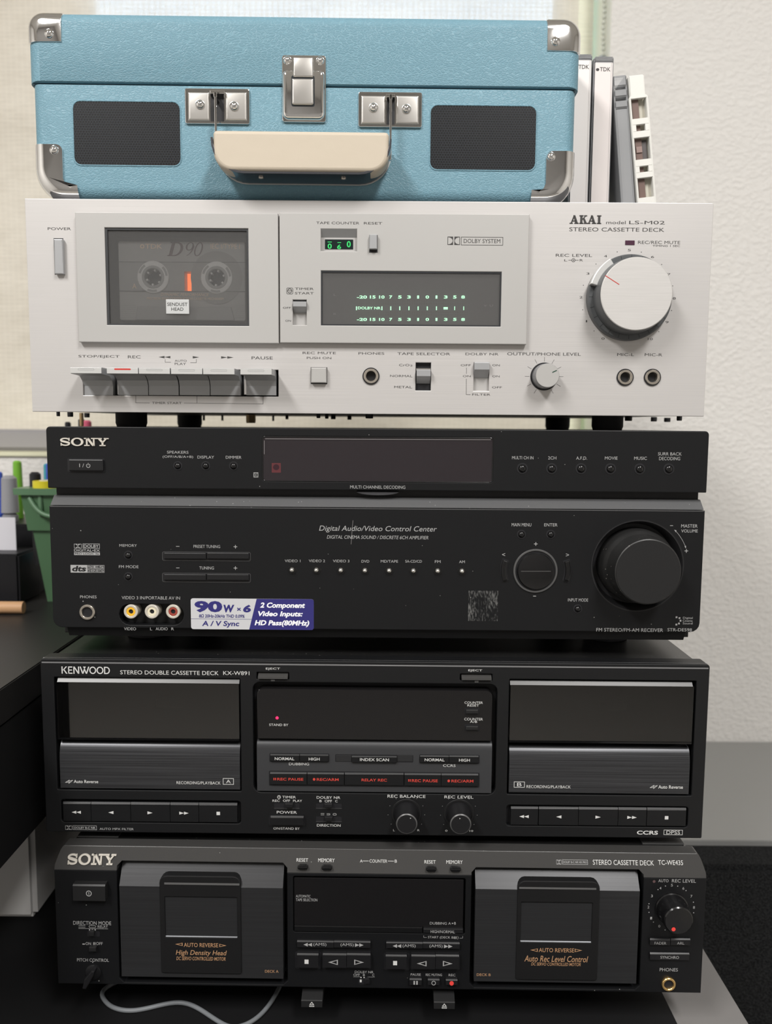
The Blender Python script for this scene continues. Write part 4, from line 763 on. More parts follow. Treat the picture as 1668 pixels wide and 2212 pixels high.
u, z = A.p(527, 1284); ring('headphone_jack', u, z, 5.1, 3.5, 0, 1.6, nickel, U.root); slab('jack_hole', [circ(u, z, 3.6)], 0, 0.2, slot_dark, U.root)
slab('socket_bay', [rr(avr[0] - .4, avr[1] - .4, avr[2] + .4, avr[3] + .4, 9)], -11.9, -7.5, black_matte, U.root); line(A, [(760, 1356), (1062, 1357)], 10, mat('bay_dust', (0.12, 0.115, 0.10), 0.8), front, -7.4, 'dust_line')
for x, mm_ in ((788, mat('yellow_socket', (0.75, 0.42, 0.03), 0.4)), (914, mat('white_socket', (0.70, 0.64, 0.48), 0.4)), (1041, mat('red_socket', (0.28, 0.05, 0.035), 0.4))):
    u, z = A.p(x, 1281, 0); b = ring('video_socket', u, z, 4.7, 3.0, -7.5, 1.0, mat('socket_shell', (0.66, 0.62, 0.54), 0.35, 0.4) if 'socket_shell' not in MATS else MATS['socket_shell'], U.root); ring('socket_insert', u, z, 3.0, 1.5, -7.5, 0.7, mm_, b, bev=.15); slab('socket_hole', [circ(u, z, 1.6)], -7.5, -.3, slot_dark, b)
# sticker
x0, y0, x1, y1 = 412.5, 1293.3, 678, 1359.8; r_ = S0.r(x0, y0, x1, y1)
o_ = rr(*r_, 1.6); stk = slab('feature_sticker', [o_], 0, 0.12, sticker_white, U.root)
um0, um1 = S0.p(538.5, 1360)[0], S0.p(554.5, 1294)[0]
flat('sticker_field', [[[(um0, r_[1] + .05)] + [p for p in rr(r_[0], r_[1], r_[2], r_[3], 1.6) if p[0] > (r_[0] + r_[2]) / 2] + [(um1, r_[3] - .05)]]], 0.16, sticker_blue, stk)
for s, a in (('90', (1168, 1218, 1335, 1287)), ('W', (1342, 1241, 1408, 1287)), ('\u00d7', (1423, 1258, 1447, 1278)), ('6', (1460, 1241, 1507, 1287)), ('8\u03a9 20Hz-20kHz THD 0.09%', (1195, 1298, 1470, 1319)), ('A / V Sync', (1213, 1338, 1437, 1378))):
    T(A, s, *a, sticker_blue, stk, 0.2, shear=0.12 if s not in ('90', '\u00d7') else 0, bold=0.05 if s in ('90', 'W', '6') else 0.025)
line(A, [(1148, 1325), (1510, 1328)], 2, sticker_blue, stk, 0.18)
for s, a in (('2 Component', (65, 1256, 355, 1300)), ('Video Inputs:', (53, 1312, 340, 1354)), ('HD Pass(80MHz)', (30, 1370, 382, 1413))): T(B, s, *a, sticker_text, stk, 0.22, shear=0.22, bold=0.035)
plate(B, 'sticker_residue', residue, 1405, 1180, 1596, 1374, 0.02, 0.06, U.root, 0, 0)
line(B, [(663, 728), (657, 800), (651, 880)], 2.2, MATS['worn_bezel_edge'], front, 0.05, 'scratch')
# menu dial
screen_text(Cc, [('MAIN MENU', 174, 664, 287, 683), ('ENTER', 361, 665, 437, 683), ('+', 302, 773, 323, 794), ('-', 297, 1081, 314, 1085), ('<', 119, 836, 137, 853), ('>', 485, 838, 503, 855), ('INPUT MODE', 497, 1096, 613, 1114), ('MASTER', 1147, 671, 1241, 690), ('VOLUME', 1147, 700, 1242, 718), ('-', 1083, 677, 1100, 680), ('+', 1166, 813, 1187, 834), ('Digital', 1157, 1202, 1213, 1217), ('Cinema', 1156, 1218, 1212, 1230), ('Sound', 1156, 1233, 1212, 1245), ('FM STEREO/FM-AM RECEIVER', 660, 1267, 1043, 1287), ('STR-DE598', 1068, 1267, 1208, 1285)], print_grey, front, 0.06)
u, z = Cc.p(310, 938); ring('dial_rim', u, z, 14.6, 13.2, 0, 0.9, mat('rim_grey', (0.10, 0.10, 0.10), 0.35, 0.3), U.root, 56); slab('dial_floor', [circ(u, z, 13.4, 48)], 0, .15, slot_dark, U.root)
dl = lathe('menu_dial', u, z, [(0, 12.2), (1.6, 12.2), (2.4, 11.6), (2.6, 10.8), (2.6, .001)], black_gloss, U.root, 56)
line(Cc, [(229, 940), (397, 940)], 4, bright_edge, dl, 2.66)
for s, xc in ((1, 124), (-1, 496)):
    u2, z2 = Cc.p(312, 935); a0, a1 = (160, 200) if s > 0 else (-20, 20)
    lp = arc(u2, z2, 23.4, 23.4, a0, a1, 10) + arc(u2, z2, 18.8, 18.8, a1, a0, 10); slab('key_slot', [lp], 0, .12, slot_dark, U.root)
    lp = arc(u2, z2, 22.8, 22.8, a0 + 2, a1 - 2, 10) + arc(u2, z2, 19.6, 19.6, a1 - 2, a0 + 2, 10); slab('cursor_key', [lp], 0, 1.8, black_gloss, U.root, .6)
# volume knob in its dish
u, z = vr
lathe_open('volume_dish', u, z, [(-11.9, 27), (-10.5, 27), (-0.5, 29.2), (0.25, 29.8), (0.25, 30.6), (-.2, 30.6), (-.2, 30.1), (-11.9, 30.1)], mat('dish_grey', (0.014, 0.014, 0.015), 0.45), U.root, 64)
lathe('dish_floor', u, z, [(-11.9, 28), (-10.6, 28)], slot_dark, U.root, 64)
kn = lathe('volume_knob', u, z, [(-10, 24.6), (2.5, 24.4), (5.0, 23.6), (7, 22.4), (8, 21.9), (21, 21.2), (22.2, 20.9), (22.8, 20.0), (22.8, .001)], dusty('dusty_knob', (0.014, 0.014, 0.014), 0.42, (0.20, 0.19, 0.17), 0.10, 0.10, cell=320), U.root, 72)
lathe('knob_cap', u, z, [(22.7, 20.3), (23.0, 20.2), (23.0, .001)], mat('cap_black', (0.011, 0.011, 0.0115), 0.5), kn, 64)
c0 = Cc.p(896, 910); pts = arc(c0[0], c0[1], 33.6, 33.6, 44, 23, 10); flat('volume_arrow', [[stroke(pts, .22)], [[(pts[0][0] - 1.1, pts[0][1] + .9), (pts[0][0] + .5, pts[0][1] + .4), (pts[0][0] + .1, pts[0][1] - .8)]], [[(pts[-1][0] + .4, pts[-1][1] - 1.3), (pts[-1][0] + .4, pts[-1][1] + .6), (pts[-1][0] - .6, pts[-1][1] + .2)]]], .06, print_grey, front)
for x, y in ((1120, 1204), (1137, 1209), (1143, 1224), (1134, 1240), (1119, 1246)): sym(Cc, '#', x, y, 10, 10, print_grey, front)

# ------------------------------------------------------------------ silver cassette deck
U = Unit('cassette_deck', 'silver brushed metal cassette deck with a large round record level knob', 'cassette deck', -5.24, 15.5, -0.00143, -1.7)
A, B, Cc, K = Sheet(U, 40, 420, 2.78), Sheet(U, 590, 440, 2.926), Sheet(U, 1100, 430, 2.937), Sheet(U, 200, 460, 4.068); S0 = Sheet(U, 0, 0, 1)
ZT, ZB, DD = 144.7, 9.5, 4.0
door_o = A.r(350, 110, 1561, 890, DD); dwn = A.r(524, 202, 1382, 787, DD); disp_o = B.r(42, 62, 1612, 884, DD); dsp = B.r(303, 427, 1442, 773, DD)
kop = A.r(388, 1050, 1561, 1210); cnt = B.r(302, 160, 530, 300, DD); tsl = B.r(125, 607, 212, 767, DD); ts2 = B.r(901, 1004, 998, 1181); ts3 = B.r(1268, 1004, 1366, 1183)
jk = [B.p(619, 1090), Cc.p(735, 1131), Cc.p(908, 1131)]
holes = [rr(*dwn), rr(*kop), rr(*ts2), rr(*ts3)] + [circ(u, z, 3.6, 28) for u, z in jk]
front = slab('front_panel', [rr(-220, ZB, 220, ZT, (.4, .4, 1.2, .4))] + holes, -3, 0, silver, U.root, 0.4)
slab('chassis_rim', [rr(-215, ZB + 2, 215, ZT - .5), rr(-212, ZB + 4, 212, ZT - 4)], -24, -3, steel_case, U.root)
box('body', -215, 215, ZB + 2, ZT - .5, -255, -24, steel_case, U.root, 0.6)
box('base_plate', -213, 213, ZB + .8, ZB + 2, -250, -4, mat('base_steel', (0.42, 0.40, 0.37), 0.4, 0.6), U.root)
for u, d, r, q in ((-168, -42, 10.8, 1), (-168, -215, 11, 1), (168, -42, 10.8, 1), (168, -215, 11, 1)): foot(U, u, d, 0, ZB + 1.2, r)
for i, (px, w_) in enumerate([(126, 8), (152, 14), (188, 14), (620, 9), (688, 9), (706, 9), (720, 13), (755, 12), (798, 18), (1358, 18), (1413, 16), (1442, 18), (1468, 12)]):
    dd = -30 - 45 * (i % 4); u = U.m(px, 900, dd)[0]; foot(U, u, dd, ZB - 2.6, ZB + 1.0, w_ * .15, slot_dark).name = 'screw'
for px in (440, 480, 590): u = U.m(px, 900, -200)[0]; box('bracket', u - .8, u + .8, ZB - 4, ZB + 1, -202, -200, slot_dark, U.root)
u = U.m(542, 900, -150)[0]; foot(U, u, -150, ZB - 6, ZB + 1, 4, mat('brass', (0.42, 0.30, 0.16), 0.4, 0.7)).name = 'brass_stud'
u = U.m(176, 900, -120)[0]; foot(U, u, -120, 0, ZB + 1, 1.6, MATS['brass']).name = 'brass_post'
# power lever
plate(A, 'power_slot', slot_dark, 214, 263, 272, 482, 0, .1, U.root, 0, 0); plate(A, 'power_lever', silver_key, 213, 267, 268, 478, 0, 3.2, U.root, .3, .6)
T(A, 'POWER', 175, 198, 315, 214, ink, front)
# cassette door
door = slab('cassette_door', [rr(*door_o), rr(*dwn)], 0.05, DD, silver_flat, U.root, 0.4)
slab('window_surround', [rr(*dwn), rr(dwn[0] + 1.4, dwn[1] + 1.0, dwn[2] - 1.0, dwn[3] - 1.2)], -18, DD - .7, mat('window_gasket', (0.05, 0.052, 0.055), 0.35), door)
slab('window_pane', [rr(dwn[0] + 1.2, dwn[1] + .8, dwn[2] - .8, dwn[3] - 1)], 1.6, 2.4, sheen_pane, door)
box('tape_well', dwn[0] - 1, dwn[2] + 1, dwn[1] - 1, dwn[3] + 1, -21, -18, mat('well_grey', (0.20, 0.20, 0.21), 0.5), U.root)
bdg = plate(K, 'window_badge', mat('badge_silver', (0.55, 0.56, 0.56), 0.4, 0.3), 645, 760, 848, 887, 2.4, 3.2, door, .3, .2)
T(K, 'SENDUST', 656, 788, 834, 817, ink, bdg, 3.26, bold=0.008); T(K, 'HEAD', 692, 831, 798, 859, ink, bdg, 3.26, bold=0.008)
# display panel
fp = slab('display_panel', [rr(*disp_o), rr(*dsp), rr(*cnt), rr(*tsl)], 0.05, DD, silver_flat, U.root, 0.4)
u0, z0, u1, z1 = dsp
slab('display_surround', [rr(*dsp), rr(u0 + .8, z0 + .8, u1 - .8, z1 - 1)], 0.1, DD - .4, mat('surround_dark', (0.03, 0.032, 0.036), 0.3), fp)
scr = slab('display_screen', [rr(u0, z0, u1, z1)], 0.05, 0.6, mat('screen_reflection', (0.21, 0.205, 0.21), 0.35), fp)  # the bright reflection on the display is put into this grey
slab('display_pane', [rr(u0 + .6, z0 + .6, u1 - .6, z1 - .8)], 2.6, 3.1, sheen_pane, fp)
xs = ((530, 594, '-20'), (612, 648, '15'), (670, 705, '10'), (734, 754, '7'), (790, 813, '5'), (848, 871, '3'), (911, 923, '1'), (964, 986, '0'), (1027, 1039, '1'), (1080, 1103, '3'), (1138, 1160, '5'), (1189, 1213, '8'))
for y0, y1 in ((580, 600), (722, 741)):
    for x0, x1, s in xs: T(B, s, x0, y0, x1, y1, green_lit, scr, 0.66, bold=0.03)
T(B, 'DOLBY NR', 536, 651, 680, 668, green_lit, scr, 0.66, bold=0.02)
for x in (527, 688, 744, 801, 859, 917, 975, 1033, 1148, 1205): sym(B, '#', x, 661, 6.5 if x < 1100 else 5, 24, green_lit, scr, 0.66, 'level_mark')
sym(B, '#', 1091, 661, 27, 15, green_lit, scr, 0.66, 'level_mark')
for y in (613, 633, 686, 704):
    for i in range(46): sym(B, '#', 530 + i * 15.2, y, 9 if i > 29 else 10, 9 if i > 29 else 15, dim_seg, scr, 0.64, 'meter_segment')
for s, a in (('L', (383, 569, 399, 582)), ('R', (382, 691, 400, 703)), ('V', (1331, 638, 1352, 650)), ('U', (1369, 638, 1390, 650))): T(B, s, *a, dim_print, scr, 0.66)
# tape counter
u0, z0, u1, z1 = cnt; box('counter_floor', u0, u1, z0, z1, 0.05, 0.5, slot_grey, fp); extr('counter_hood', [(.5, z1), (3.8, z1), (.5, z1 - 4.6)], u0, u1, silver_key, fp)
cw = plate(B, 'counter_window', mat('counter_black', (0.004, 0.012, 0.012), 0.3), 328, 226, 506, 287, 0.5, 0.8, fp, 0, 0)
for s, a in (('0', (345, 252, 371, 285)), ('6', (405, 258, 430, 287)), ('0', (466, 236, 491, 276))): T(B, s, *a, green_dim, cw, .86, bold=.02)
for a in ((345, 228, 371, 246), (407, 228, 430, 250)): T(B, '-', a[0], a[3] - 6, a[2], a[3] - 2, green_dim, cw, .86)
plate(B, 'reset_slot', slot_dark, 608, 198, 661, 309, DD, DD + .08, U.root, 0, 0); plate(B, 'reset_button', silver_key, 609, 193, 658, 286, DD, DD + 3, U.root, .2, .4)
# timer switch
u0, z0, u1, z1 = tsl; box('switch_slot', u0, u1, z0, z1, .05, .4, slot_grey, fp); r_ = B.r(126, 618, 210, 684, DD + 2)
def lever(r_, d0, d1, flip, name='slide_switch', par=None):
    u0, z0, u1, z1 = r_; h = z1 - z0
    return extr(name, [(d0, z0), (d1, z0 + h * .52), (d1, z1 - h * .05), (d1 - .3, z1), (d0, z1)], u0, u1, silver_key, par)
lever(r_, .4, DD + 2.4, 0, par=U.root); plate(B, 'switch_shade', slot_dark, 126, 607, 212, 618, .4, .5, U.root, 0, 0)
frame(B, 85, 531, 126, 572, 3, ink, fp, DD + .06, .8); sym(B, 'O', 105, 551, 30, 30, ink, fp, DD + .06); line(B, [(97, 546), (105, 553), (117, 546)], 3, ink, fp, DD + .06)
for s, a in (('TAPE COUNTER', (273, 114, 545, 130)), ('RESET', (574, 116, 690, 131)), ('TIMER', (138, 531, 257, 545)), ('START', (138, 559, 257, 573)), ('OFF', (62, 652, 112, 664)), ('ON', (78, 734, 113, 746)), ('DOLBY SYSTEM', (1205, 223, 1437, 249))): T(B, s, *a, ink, fp, DD + .06)
double_d(B, 1103, 208, 1181, 261, ink, fp, DD + .06); frame(B, 1188, 210, 1454, 263, 3, ink, fp, DD + .06)
# lower controls
plate(B, 'button_slot', slot_dark, 238, 1034, 343, 1140, 0, .08, U.root, 0, 0); plate(B, 'mute_button', silver_flat, 240, 1036, 338, 1132, 0, 3.4, U.root, .2, .5)
for u, z in jk:
    j = ring('audio_jack', u, z, 5.5, 4.7, 0, .9, slot_dark, U.root, 40, .2); ring('jack_ring', u, z, 4.8, 3.2, -2.5, 1.3, nickel, j, 40, .25); slab('jack_hole', [circ(u, z, 3.5)], -3, -2.4, slot_dark, j)
for r_, a, kk in ((ts2, (908, 1050, 995, 1134), 0), (ts3, (1272, 1003, 1366, 1099), 1)):
    box('switch_floor', r_[0] - .3, r_[2] + .3, r_[1] - .3, r_[3] + .3, -3.6, -3, slot_grey if kk else slot_dark, U.root); lever(B.r(*a, 2.5), -3, 4.0, 0, par=U.root)
plate(B, 'switch_rail', chrome, 904, 1040, 995, 1056, -3, -2.0, U.root, 0, .3)
for s, a in (('REC MUTE', (187, 936, 397, 951)), ('PUSH ON', (213, 968, 368, 982)), ('PHONES', (540, 939, 703, 954)), ('TAPE SELECTOR', (786, 941, 1120, 957)), ('CrO', (797, 1013, 862, 1027)), ('2', (866, 1018, 882, 1028)), ('NORMAL', (740, 1082, 881, 1096)), ('METAL', (766, 1152, 879, 1166)), ('DOLBY NR', (1216, 943, 1425, 958)), ('OFF', (1186, 1015, 1250, 1027)), ('ON', (1200, 1084, 1249, 1096)), ('ON', (1386, 1015, 1433, 1027)), ('ON', (1386, 1085, 1432, 1097)), ('OFF', (1384, 1155, 1447, 1167)), ('FILTER', (1259, 1200, 1374, 1213))): T(B, s, *a, ink, front)
line(B, [(1223, 1038), (1223, 1074)], 2.4, ink, front); line(B, [(1222, 1108), (1221, 1206), (1247, 1207)], 2.4, ink, front)
T(S0, 'OUTPUT/PHONE LEVEL', 1096, 761.5, 1255, 768, ink, front)
badge(Cc, 'maker_name', bold_slab_logo(), 384, 103, 585, 158, ink, front, 0.1)
for s, a in (('model', (616, 138, 740, 159)), ('LS-M02', (762, 138, 988, 160)), ('STEREO CASSETTE DECK', (382, 181, 985, 206)), ('REC/REC MUTE', (818, 265, 1086, 285)), ('TIMING 1 SEC', (911, 291, 1085, 303)), ('REC LEVEL', (296, 348, 527, 366)), ('L', (350, 382, 369, 395)), ('R', (448, 381, 469, 395)), ('MIC-L', (686, 978, 793, 996)), ('MIC-R', (861, 979, 972, 997))): T(Cc, s, *a, ink, front)
line(Cc, [(378, 388), (396, 388)], 2.6, ink, front); line(Cc, [(420, 388), (440, 388)], 2.6, ink, front); sym(Cc, 'O', 408, 388, 24, 24, ink, front); sym(Cc, 'o', 408, 388, 8, 8, ink, front)
plate(Cc, 'record_lamp', led_off, 737, 262, 797, 291, 0, .3, U.root, .2, .1)
for s, x, y in (('0', 596, 885), ('1', 491, 775), ('2', 456, 623), ('3', 500, 473), ('4', 612, 362), ('5', 763, 324), ('6', 910, 367), ('7', 1014, 478), ('8', 1048, 630), ('9', 1002, 781), ('10', 896, 888)): T(Cc, s, x - (16 if s == '10' else 4 if s == '1' else 10), y - 7, x + (16 if s == '10' else 4 if s == '1' else 10), y + 7, ink, front)
flat('dial_dots', [[circ(*Cc.p(x, y), .3, 8)] for x, y in ((539, 837), (467, 703), (471, 547), (551, 412), (686, 335), (839, 337), (968, 415), (1038, 551), (1031, 707), (950, 841))], .06, ink, front)
# record level knob: dark ring with divisions, silver tab, large drum
u, z = Cc.p(755, 630)
kr_ = lathe('level_ring', u, z, [(0, 27.2), (4.0, 27.0), (4.8, 26.2), (4.8, 20)], knob_dark, U.root, 80)
flat('ring_divisions', [[[(u + r0 * math.cos(a) - s0 * .12 * math.sin(a), z + r0 * math.sin(a) + s0 * .12 * math.cos(a)) for r0, s0 in ((23, -1), (26.4, -1), (26.4, 1), (23, 1))]] for a in [math.radians(q) for q in range(15, 375, 15)]], 4.86, slot_dark, kr_)
lp = arc(u, z, 27.6, 27.6, 122, 164, 10) + arc(u, z, 23.2, 23.2, 164, 122, 10); slab('balance_tab', [lp], 4, 9.5, silver_bright, kr_, .6)
kn = lathe('record_level_knob', u, z, [(4.8, 23.8), (8, 23.6), (17.2, 22.7), (18.0, 22.4)], knob_dark, U.root, 80)
cap = lathe('knob_face', u, z, [(17.9, 22.3), (18.2, 22.45), (18.6, 22.0), (18.6, .001)], knob_face, kn, 80); line(Cc, [(612, 486), (697, 541)], 4.5, red_ink, cap, 18.68, 'pointer_line')
u, z = Cc.p(222, 1126)
flat('dial_ticks', [[[(u + r0 * math.cos(a) - s0 * .1 * math.sin(a), z + r0 * math.sin(a) + s0 * .1 * math.cos(a)) for r0, s0 in ((9.6, -1), (12.6, -1), (12.6, 1), (9.6, 1))]] for a in [math.radians(q) for q in range(-60, 241, 30)]], .06, ink, front)
slab('knob_well', [circ(u, z, 9.0, 40)], 0, .5, slot_dark, U.root, .1); kn = lathe('output_knob', u, z, [(.5, 8.0), (3, 8.0), (10.6, 7.7), (11.4, 7.5)], mat('knob_side', (0.22, 0.225, 0.235), 0.35, 0.5), U.root, 56)
cap = lathe('knob_face', u, z, [(11.3, 7.5), (11.8, 7.3), (11.8, .001)], silver_flat, kn, 56); line(Cc, [(277, 1099), (300, 1088)], 6, mat('pointer_green', (0.01, 0.05, 0.03), 0.5), cap, 11.87, 'pointer_line')
# piano keys
box('key_bay', kop[0] - 1, kop[2] + 1, kop[1] - 1, kop[3] + 1, -12, -11, slot_dark, U.root)
u0, z0, u1, z1 = A.r(1350, 1065, 1376, 1207, -6); box('key_post', u0, u1, z0, z1, -11, -6, chrome, U.root, .6)
u0, z0, u1, z1 = A.r(588, 1065, 606, 1207, -6); box('key_post', u0, u1, z0, z1, -11, -6, chrome, U.root, .6)
DK = 20.0
for i, (a, b, ba, bb) in enumerate(((311, 499, 405, 581), (530, 719, 611, 790), (722, 910, 800, 972), (915, 1105, 980, 1156), (1108, 1298, 1165, 1341), (1332, 1521, 1381, 1556))):
    tu0, tz0, tu1, tz1 = A.r(a, 1038 + i * 1.5, b, 1076 + i * 1.5, DK); bu0, bz0, bu1, bz1 = A.r(ba, 1100, bb, 1206, -1.0)
    um0, um1 = min(tu0, bu0) , max(tu1, bu1); w0, w1 = bu0 - .5, bu1 + .2
    if i == 0: w0, w1 = tu0, tu1
    cu0, cu1 = (tu0 + bu0) / 2 - .2, (tu1 + bu1) / 2 + .2; cu0, cu1 = tu0, tu1
    k = extr('piano_key', [(-11, bz0), (-1.0, bz0), (-1.2, bz0 + 6), (0.6, bz0 + 9.5), (5.0, bz0 + 12.2), (DK - .6, tz0), (DK, tz0 + .5), (DK, tz1 - .6), (DK - .7, tz1), (-11, tz1)], tu0 + .1, tu1 - .1, silver_key, U.root)
    f_ = box('key_face', tu0 + .1, tu1 - .1, tz0 + .2, tz1 - .2, DK - .05, DK + .15, silver_bright, k, .05); cx = (a + b) / 2
    if i == 1: plate(A, 'key_mark', red_ink, cx - 50, 1045, cx + 50, 1054, DK + .15, DK + .2, k, .6, 0, at=DK + .2)
    else: frame(A, cx - 49, 1045 + i * 1.7, cx + 49, 1056 + i * 1.7, 1.8, silver_key, k, DK + .2, .8, 'key_mark')
for s, a in (('STOP/EJECT', (360, 965, 607, 984)), ('REC', (657, 967, 733, 984)), ('PAUSE', (1400, 973, 1527, 991)), ('AUTO', (938, 993, 1010, 1005)), ('PLAY', (938, 1011, 1006, 1024)), ('TIMER START', (802, 1246, 980, 1259))): T(A, s, *a, ink, front)
sym(A, '<<', 877, 977, 70, 14, ink, front); sym(A, '>', 1066, 978, 39, 14, ink, front); sym(A, '>>', 1254, 979, 74, 14, ink, front)
line(A, [(881, 991), (881, 1008), (914, 1008)], 2, ink, front); line(A, [(1068, 990), (1068, 1010), (1033, 1010)], 2, ink, front)
line(A, [(704, 1208), (704, 1251), (787, 1252)], 2, ink, front); line(A, [(995, 1253), (1469, 1258), (1469, 1214)], 2, ink, front); line(A, [(1072, 1212), (1072, 1253)], 2, ink, front)

# ------------------------------------------------------------------ the tape loaded in the silver deck
tape = bpy.data.objects.new('cassette_tape', None); link(tape); tape.location = U.root.location; tape.rotation_euler = U.root.rotation_euler
tag(tape, 'clear grey cassette tape loaded behind the silver deck door', 'cassette tape')
TD = -6.0
cb_ = K.r(232, 252, 1342, 945, TD); h1, h2 = K.p(535, 565, TD), K.p(1092, 570, TD); sl = K.r(808, 515, 870, 688, TD)
shell = slab('shell', [rr(*cb_, 1.2), circ(*h1, 5.6, 32), circ(*h2, 5.6, 32), rr(*sl)], TD - 9, TD, cass_grey, tape, .4)
u0, z0, u1, z1 = K.r(240, 432, 1340, 686, TD); slab('label_window', [rr(u0, z0, u1, z1), circ(*h1, 10.4, 40), circ(*h2, 10.4, 40), rr(*sl)], TD, TD + .4, cass_mid, tape)
flat('tape_pack', [[circ(h2[0], h2[1], 16.9, 56), circ(h2[0], h2[1], 10.4, 40)]], TD + .45, cass_pack, tape)
for q in (h1, h2):
    ring_ = lathe_open('reel', q[0], q[1], [(TD - 6, 10.3), (TD + .7, 10.3), (TD + 1, 9.9), (TD + 1, 6.2), (TD - 6, 6.0)], reel_white, tape, 48)
    lathe_open('reel_rim', q[0], q[1], [(TD + .9, 7.4), (TD + 1.3, 7.2), (TD + 1.3, 5.8), (TD + .9, 5.4), (TD - 6, 5.2), (TD - 6, 5.8)], reel_rim, ring_, 40)
    for k in range(6):
        a = math.radians(60 * k + 20); c_, s_ = math.cos(a), math.sin(a); V = [(q[0] + c_ * r0 - s_ * w0, d, q[1] + s_ * r0 + c_ * w0) for d in (TD - 5, TD - .5) for r0, w0 in ((5.5, -.6), (5.5, .6), (4.0, .6), (4.0, -.6))]
        mesh('drive_tooth', V, [(0, 1, 2, 3), (4, 5, 6, 7), (0, 1, 5, 4), (1, 2, 6, 5), (2, 3, 7, 6), (3, 0, 4, 7)], reel_white, ring_)
        sh_ = [arc(q[0], q[1], 9.6, 9.6, 60 * k + 5, 60 * k + 45, 6) + arc(q[0], q[1], 8.2, 8.2, 60 * k + 45, 60 * k + 5, 6)]
        if k % 2 == 0: flat('reel_slot', [sh_], TD + 1.04, reel_rim, ring_)
    slab('spindle', [circ(q[0], q[1], 5.4, 28)], TD - 9, TD - 6, mat('spindle_dark', (0.06, 0.06, 0.065), 0.4) if 'spindle_dark' not in MATS else MATS['spindle_dark'], tape)
box('well_lamp', sl[0] - 1, sl[2] + 1, sl[1] - 1, sl[3] + 1, TD - 9.6, TD - 9.1, orange_lit, U.root)
tz = K.r(380, 826, 1250, 945, TD); slab('head_block', [[(tz[0], tz[1]), (tz[2], tz[1]), (tz[2] - 2.2, tz[3]), (tz[0] + 1.6, tz[3])]], TD, TD + 1.6, cass_mid, tape, .4)
for k in range(7):
    for a, b in ((250, 378), (1262, 1335)): line(K, [(a, 812 + k * 18), (b, 812 + k * 18)], 3, cass_mid, tape, TD + .1, 'ridge')
for y in (430, 687): line(K, [(235, y), (1340, y + 4)], 4, mat('shell_seam', (0.09, 0.09, 0.09), 0.4) if 'shell_seam' not in MATS else MATS['shell_seam'], tape, TD + .5, 'shell_seam')
T(K, 'TDK', 462, 272, 612, 314, gold_print, tape, TD + .1, bold=.01); flat('mark', [[circ(*K.p(437, 294, TD), 1.4, 20), circ(*K.p(437, 294, TD), .7, 16)]], TD + .1, gold_print, tape)
T(K, 'IEC I/TYPE I', 1037, 270, 1295, 315, gold_print, tape, TD + .1); T(K, 'A', 350, 620, 385, 664, gold_print, tape, TD + .5, bold=.01)
T(K, 'DYNAMIC PERFORMANCE', 600, 705, 1022, 730, gold_print, tape, TD + .5, shear=.2); T(K, 'PRECISION RIGID CONSTRUCTION CASSETTE MECHANISM', 478, 742, 1152, 763, gold_print, tape, TD + .5)
D90 = [[[(1, 0), (5, 0)] + arc(5, 5, 5.2, 5, -90, 90, 14) + [(1, 10)], [(3.4, .7), (4.6, .7)] + arc(4.6, 5, 3.6, 4.3, -90, 90, 14) + [(3.4, 9.3)]], [[(0, 0), (1.5, 0), (1.5, .7), (0, .7)]], [[(0, 9.3), (1.5, 9.3), (1.5, 10), (0, 10)]],
       [circ(14.6, 7, 2.9, 28, 3), circ(14.6, 7.1, 1.7, 28, 2.5)], [stroke(arc(12.6, 6.4, 4.6, 6.2, 10, -75, 12), lambda q: 1.3 - q)], [circ(21.4, 5, 3.0, 28, 5), circ(21.4, 5, 1.9, 28, 4.5)]]
flat('lettering', fit_shapes(K, D90, 655, 258, 972, 380, TD, .28), TD + .12, plum_print, tape)

# ------------------------------------------------------------------ suitcase record player
U = Unit('suitcase_record_player', 'blue leatherette suitcase record player with chrome corners and cream handle', 'record player', -46.5, 23.4, 0.01145, 143.0)
A, B, Cc = Sheet(U, 0, 0, 2.383), Sheet(U, 350, 80, 2.78), Sheet(U, 900, 0, 2.172); S0 = Sheet(U, 0, 0, 1)
def pillow(name, u0, z0, u1, z1, radii, ins, depth, d1, m, parent, re=9.0, n=7, hole=None, smooth=50):
    """block whose front edges are rounded: ins = how far each side (left, bottom, right, top) curls in"""
    rings = []
    for k in range(n + 1):
        a = math.pi / 2 * k / n; q = 1 - math.cos(a); dd = d1 - re + re * math.sin(a)
        L, Bm, Rg, Tp = (i * q for i in ins)
        rings.append((rr(u0 + L, z0 + Bm, u1 - Rg, z1 - Tp, tuple(max(.3, r_ - max(ins) * q * .8) if r_ > 1 else .3 for r_ in radii), 8), dd))
    rings.insert(0, (rings[0][0], d1 - depth)); V, Fc = [], []; nn = len(rings[0][0])
    for lp, dd in rings: V += [(p[0], dd, p[1]) for p in lp]
    for i in range(len(rings) - 1):
        for k in range(nn): Fc.append((i * nn + k, i * nn + (k + 1) % nn, (i + 1) * nn + (k + 1) % nn, (i + 1) * nn + k))
    Fc += [tuple(range(nn)), tuple((len(rings) - 1) * nn + k for k in range(nn))]
    return mesh(name, V, Fc, m, parent, smooth)
uL, uR, zTp = -176.2, 175.6, 117.0; zS = (U.m(62, 176)[1] + U.m(1252, 193)[1]) / 2
lid = pillow('lid', uL - .4, zS + .3, uR + .6, zTp, (1, 1, 11, 11), (8, .8, 8, 8), 240, 0, leather, U.root, 8)
base = pillow('base', uL + 1.2, .5, uR - 1.0, zS - .3, (22, 22, 1, 1), (7, 9, 7, .8), 240, -0.6, leather, U.root, 9)
box('seam_strip', uL + 2, uR - 2, zS - .6, zS + .6, -238, -3, mat('seam_dark', (0.02, 0.05, 0.07), 0.6), U.root)
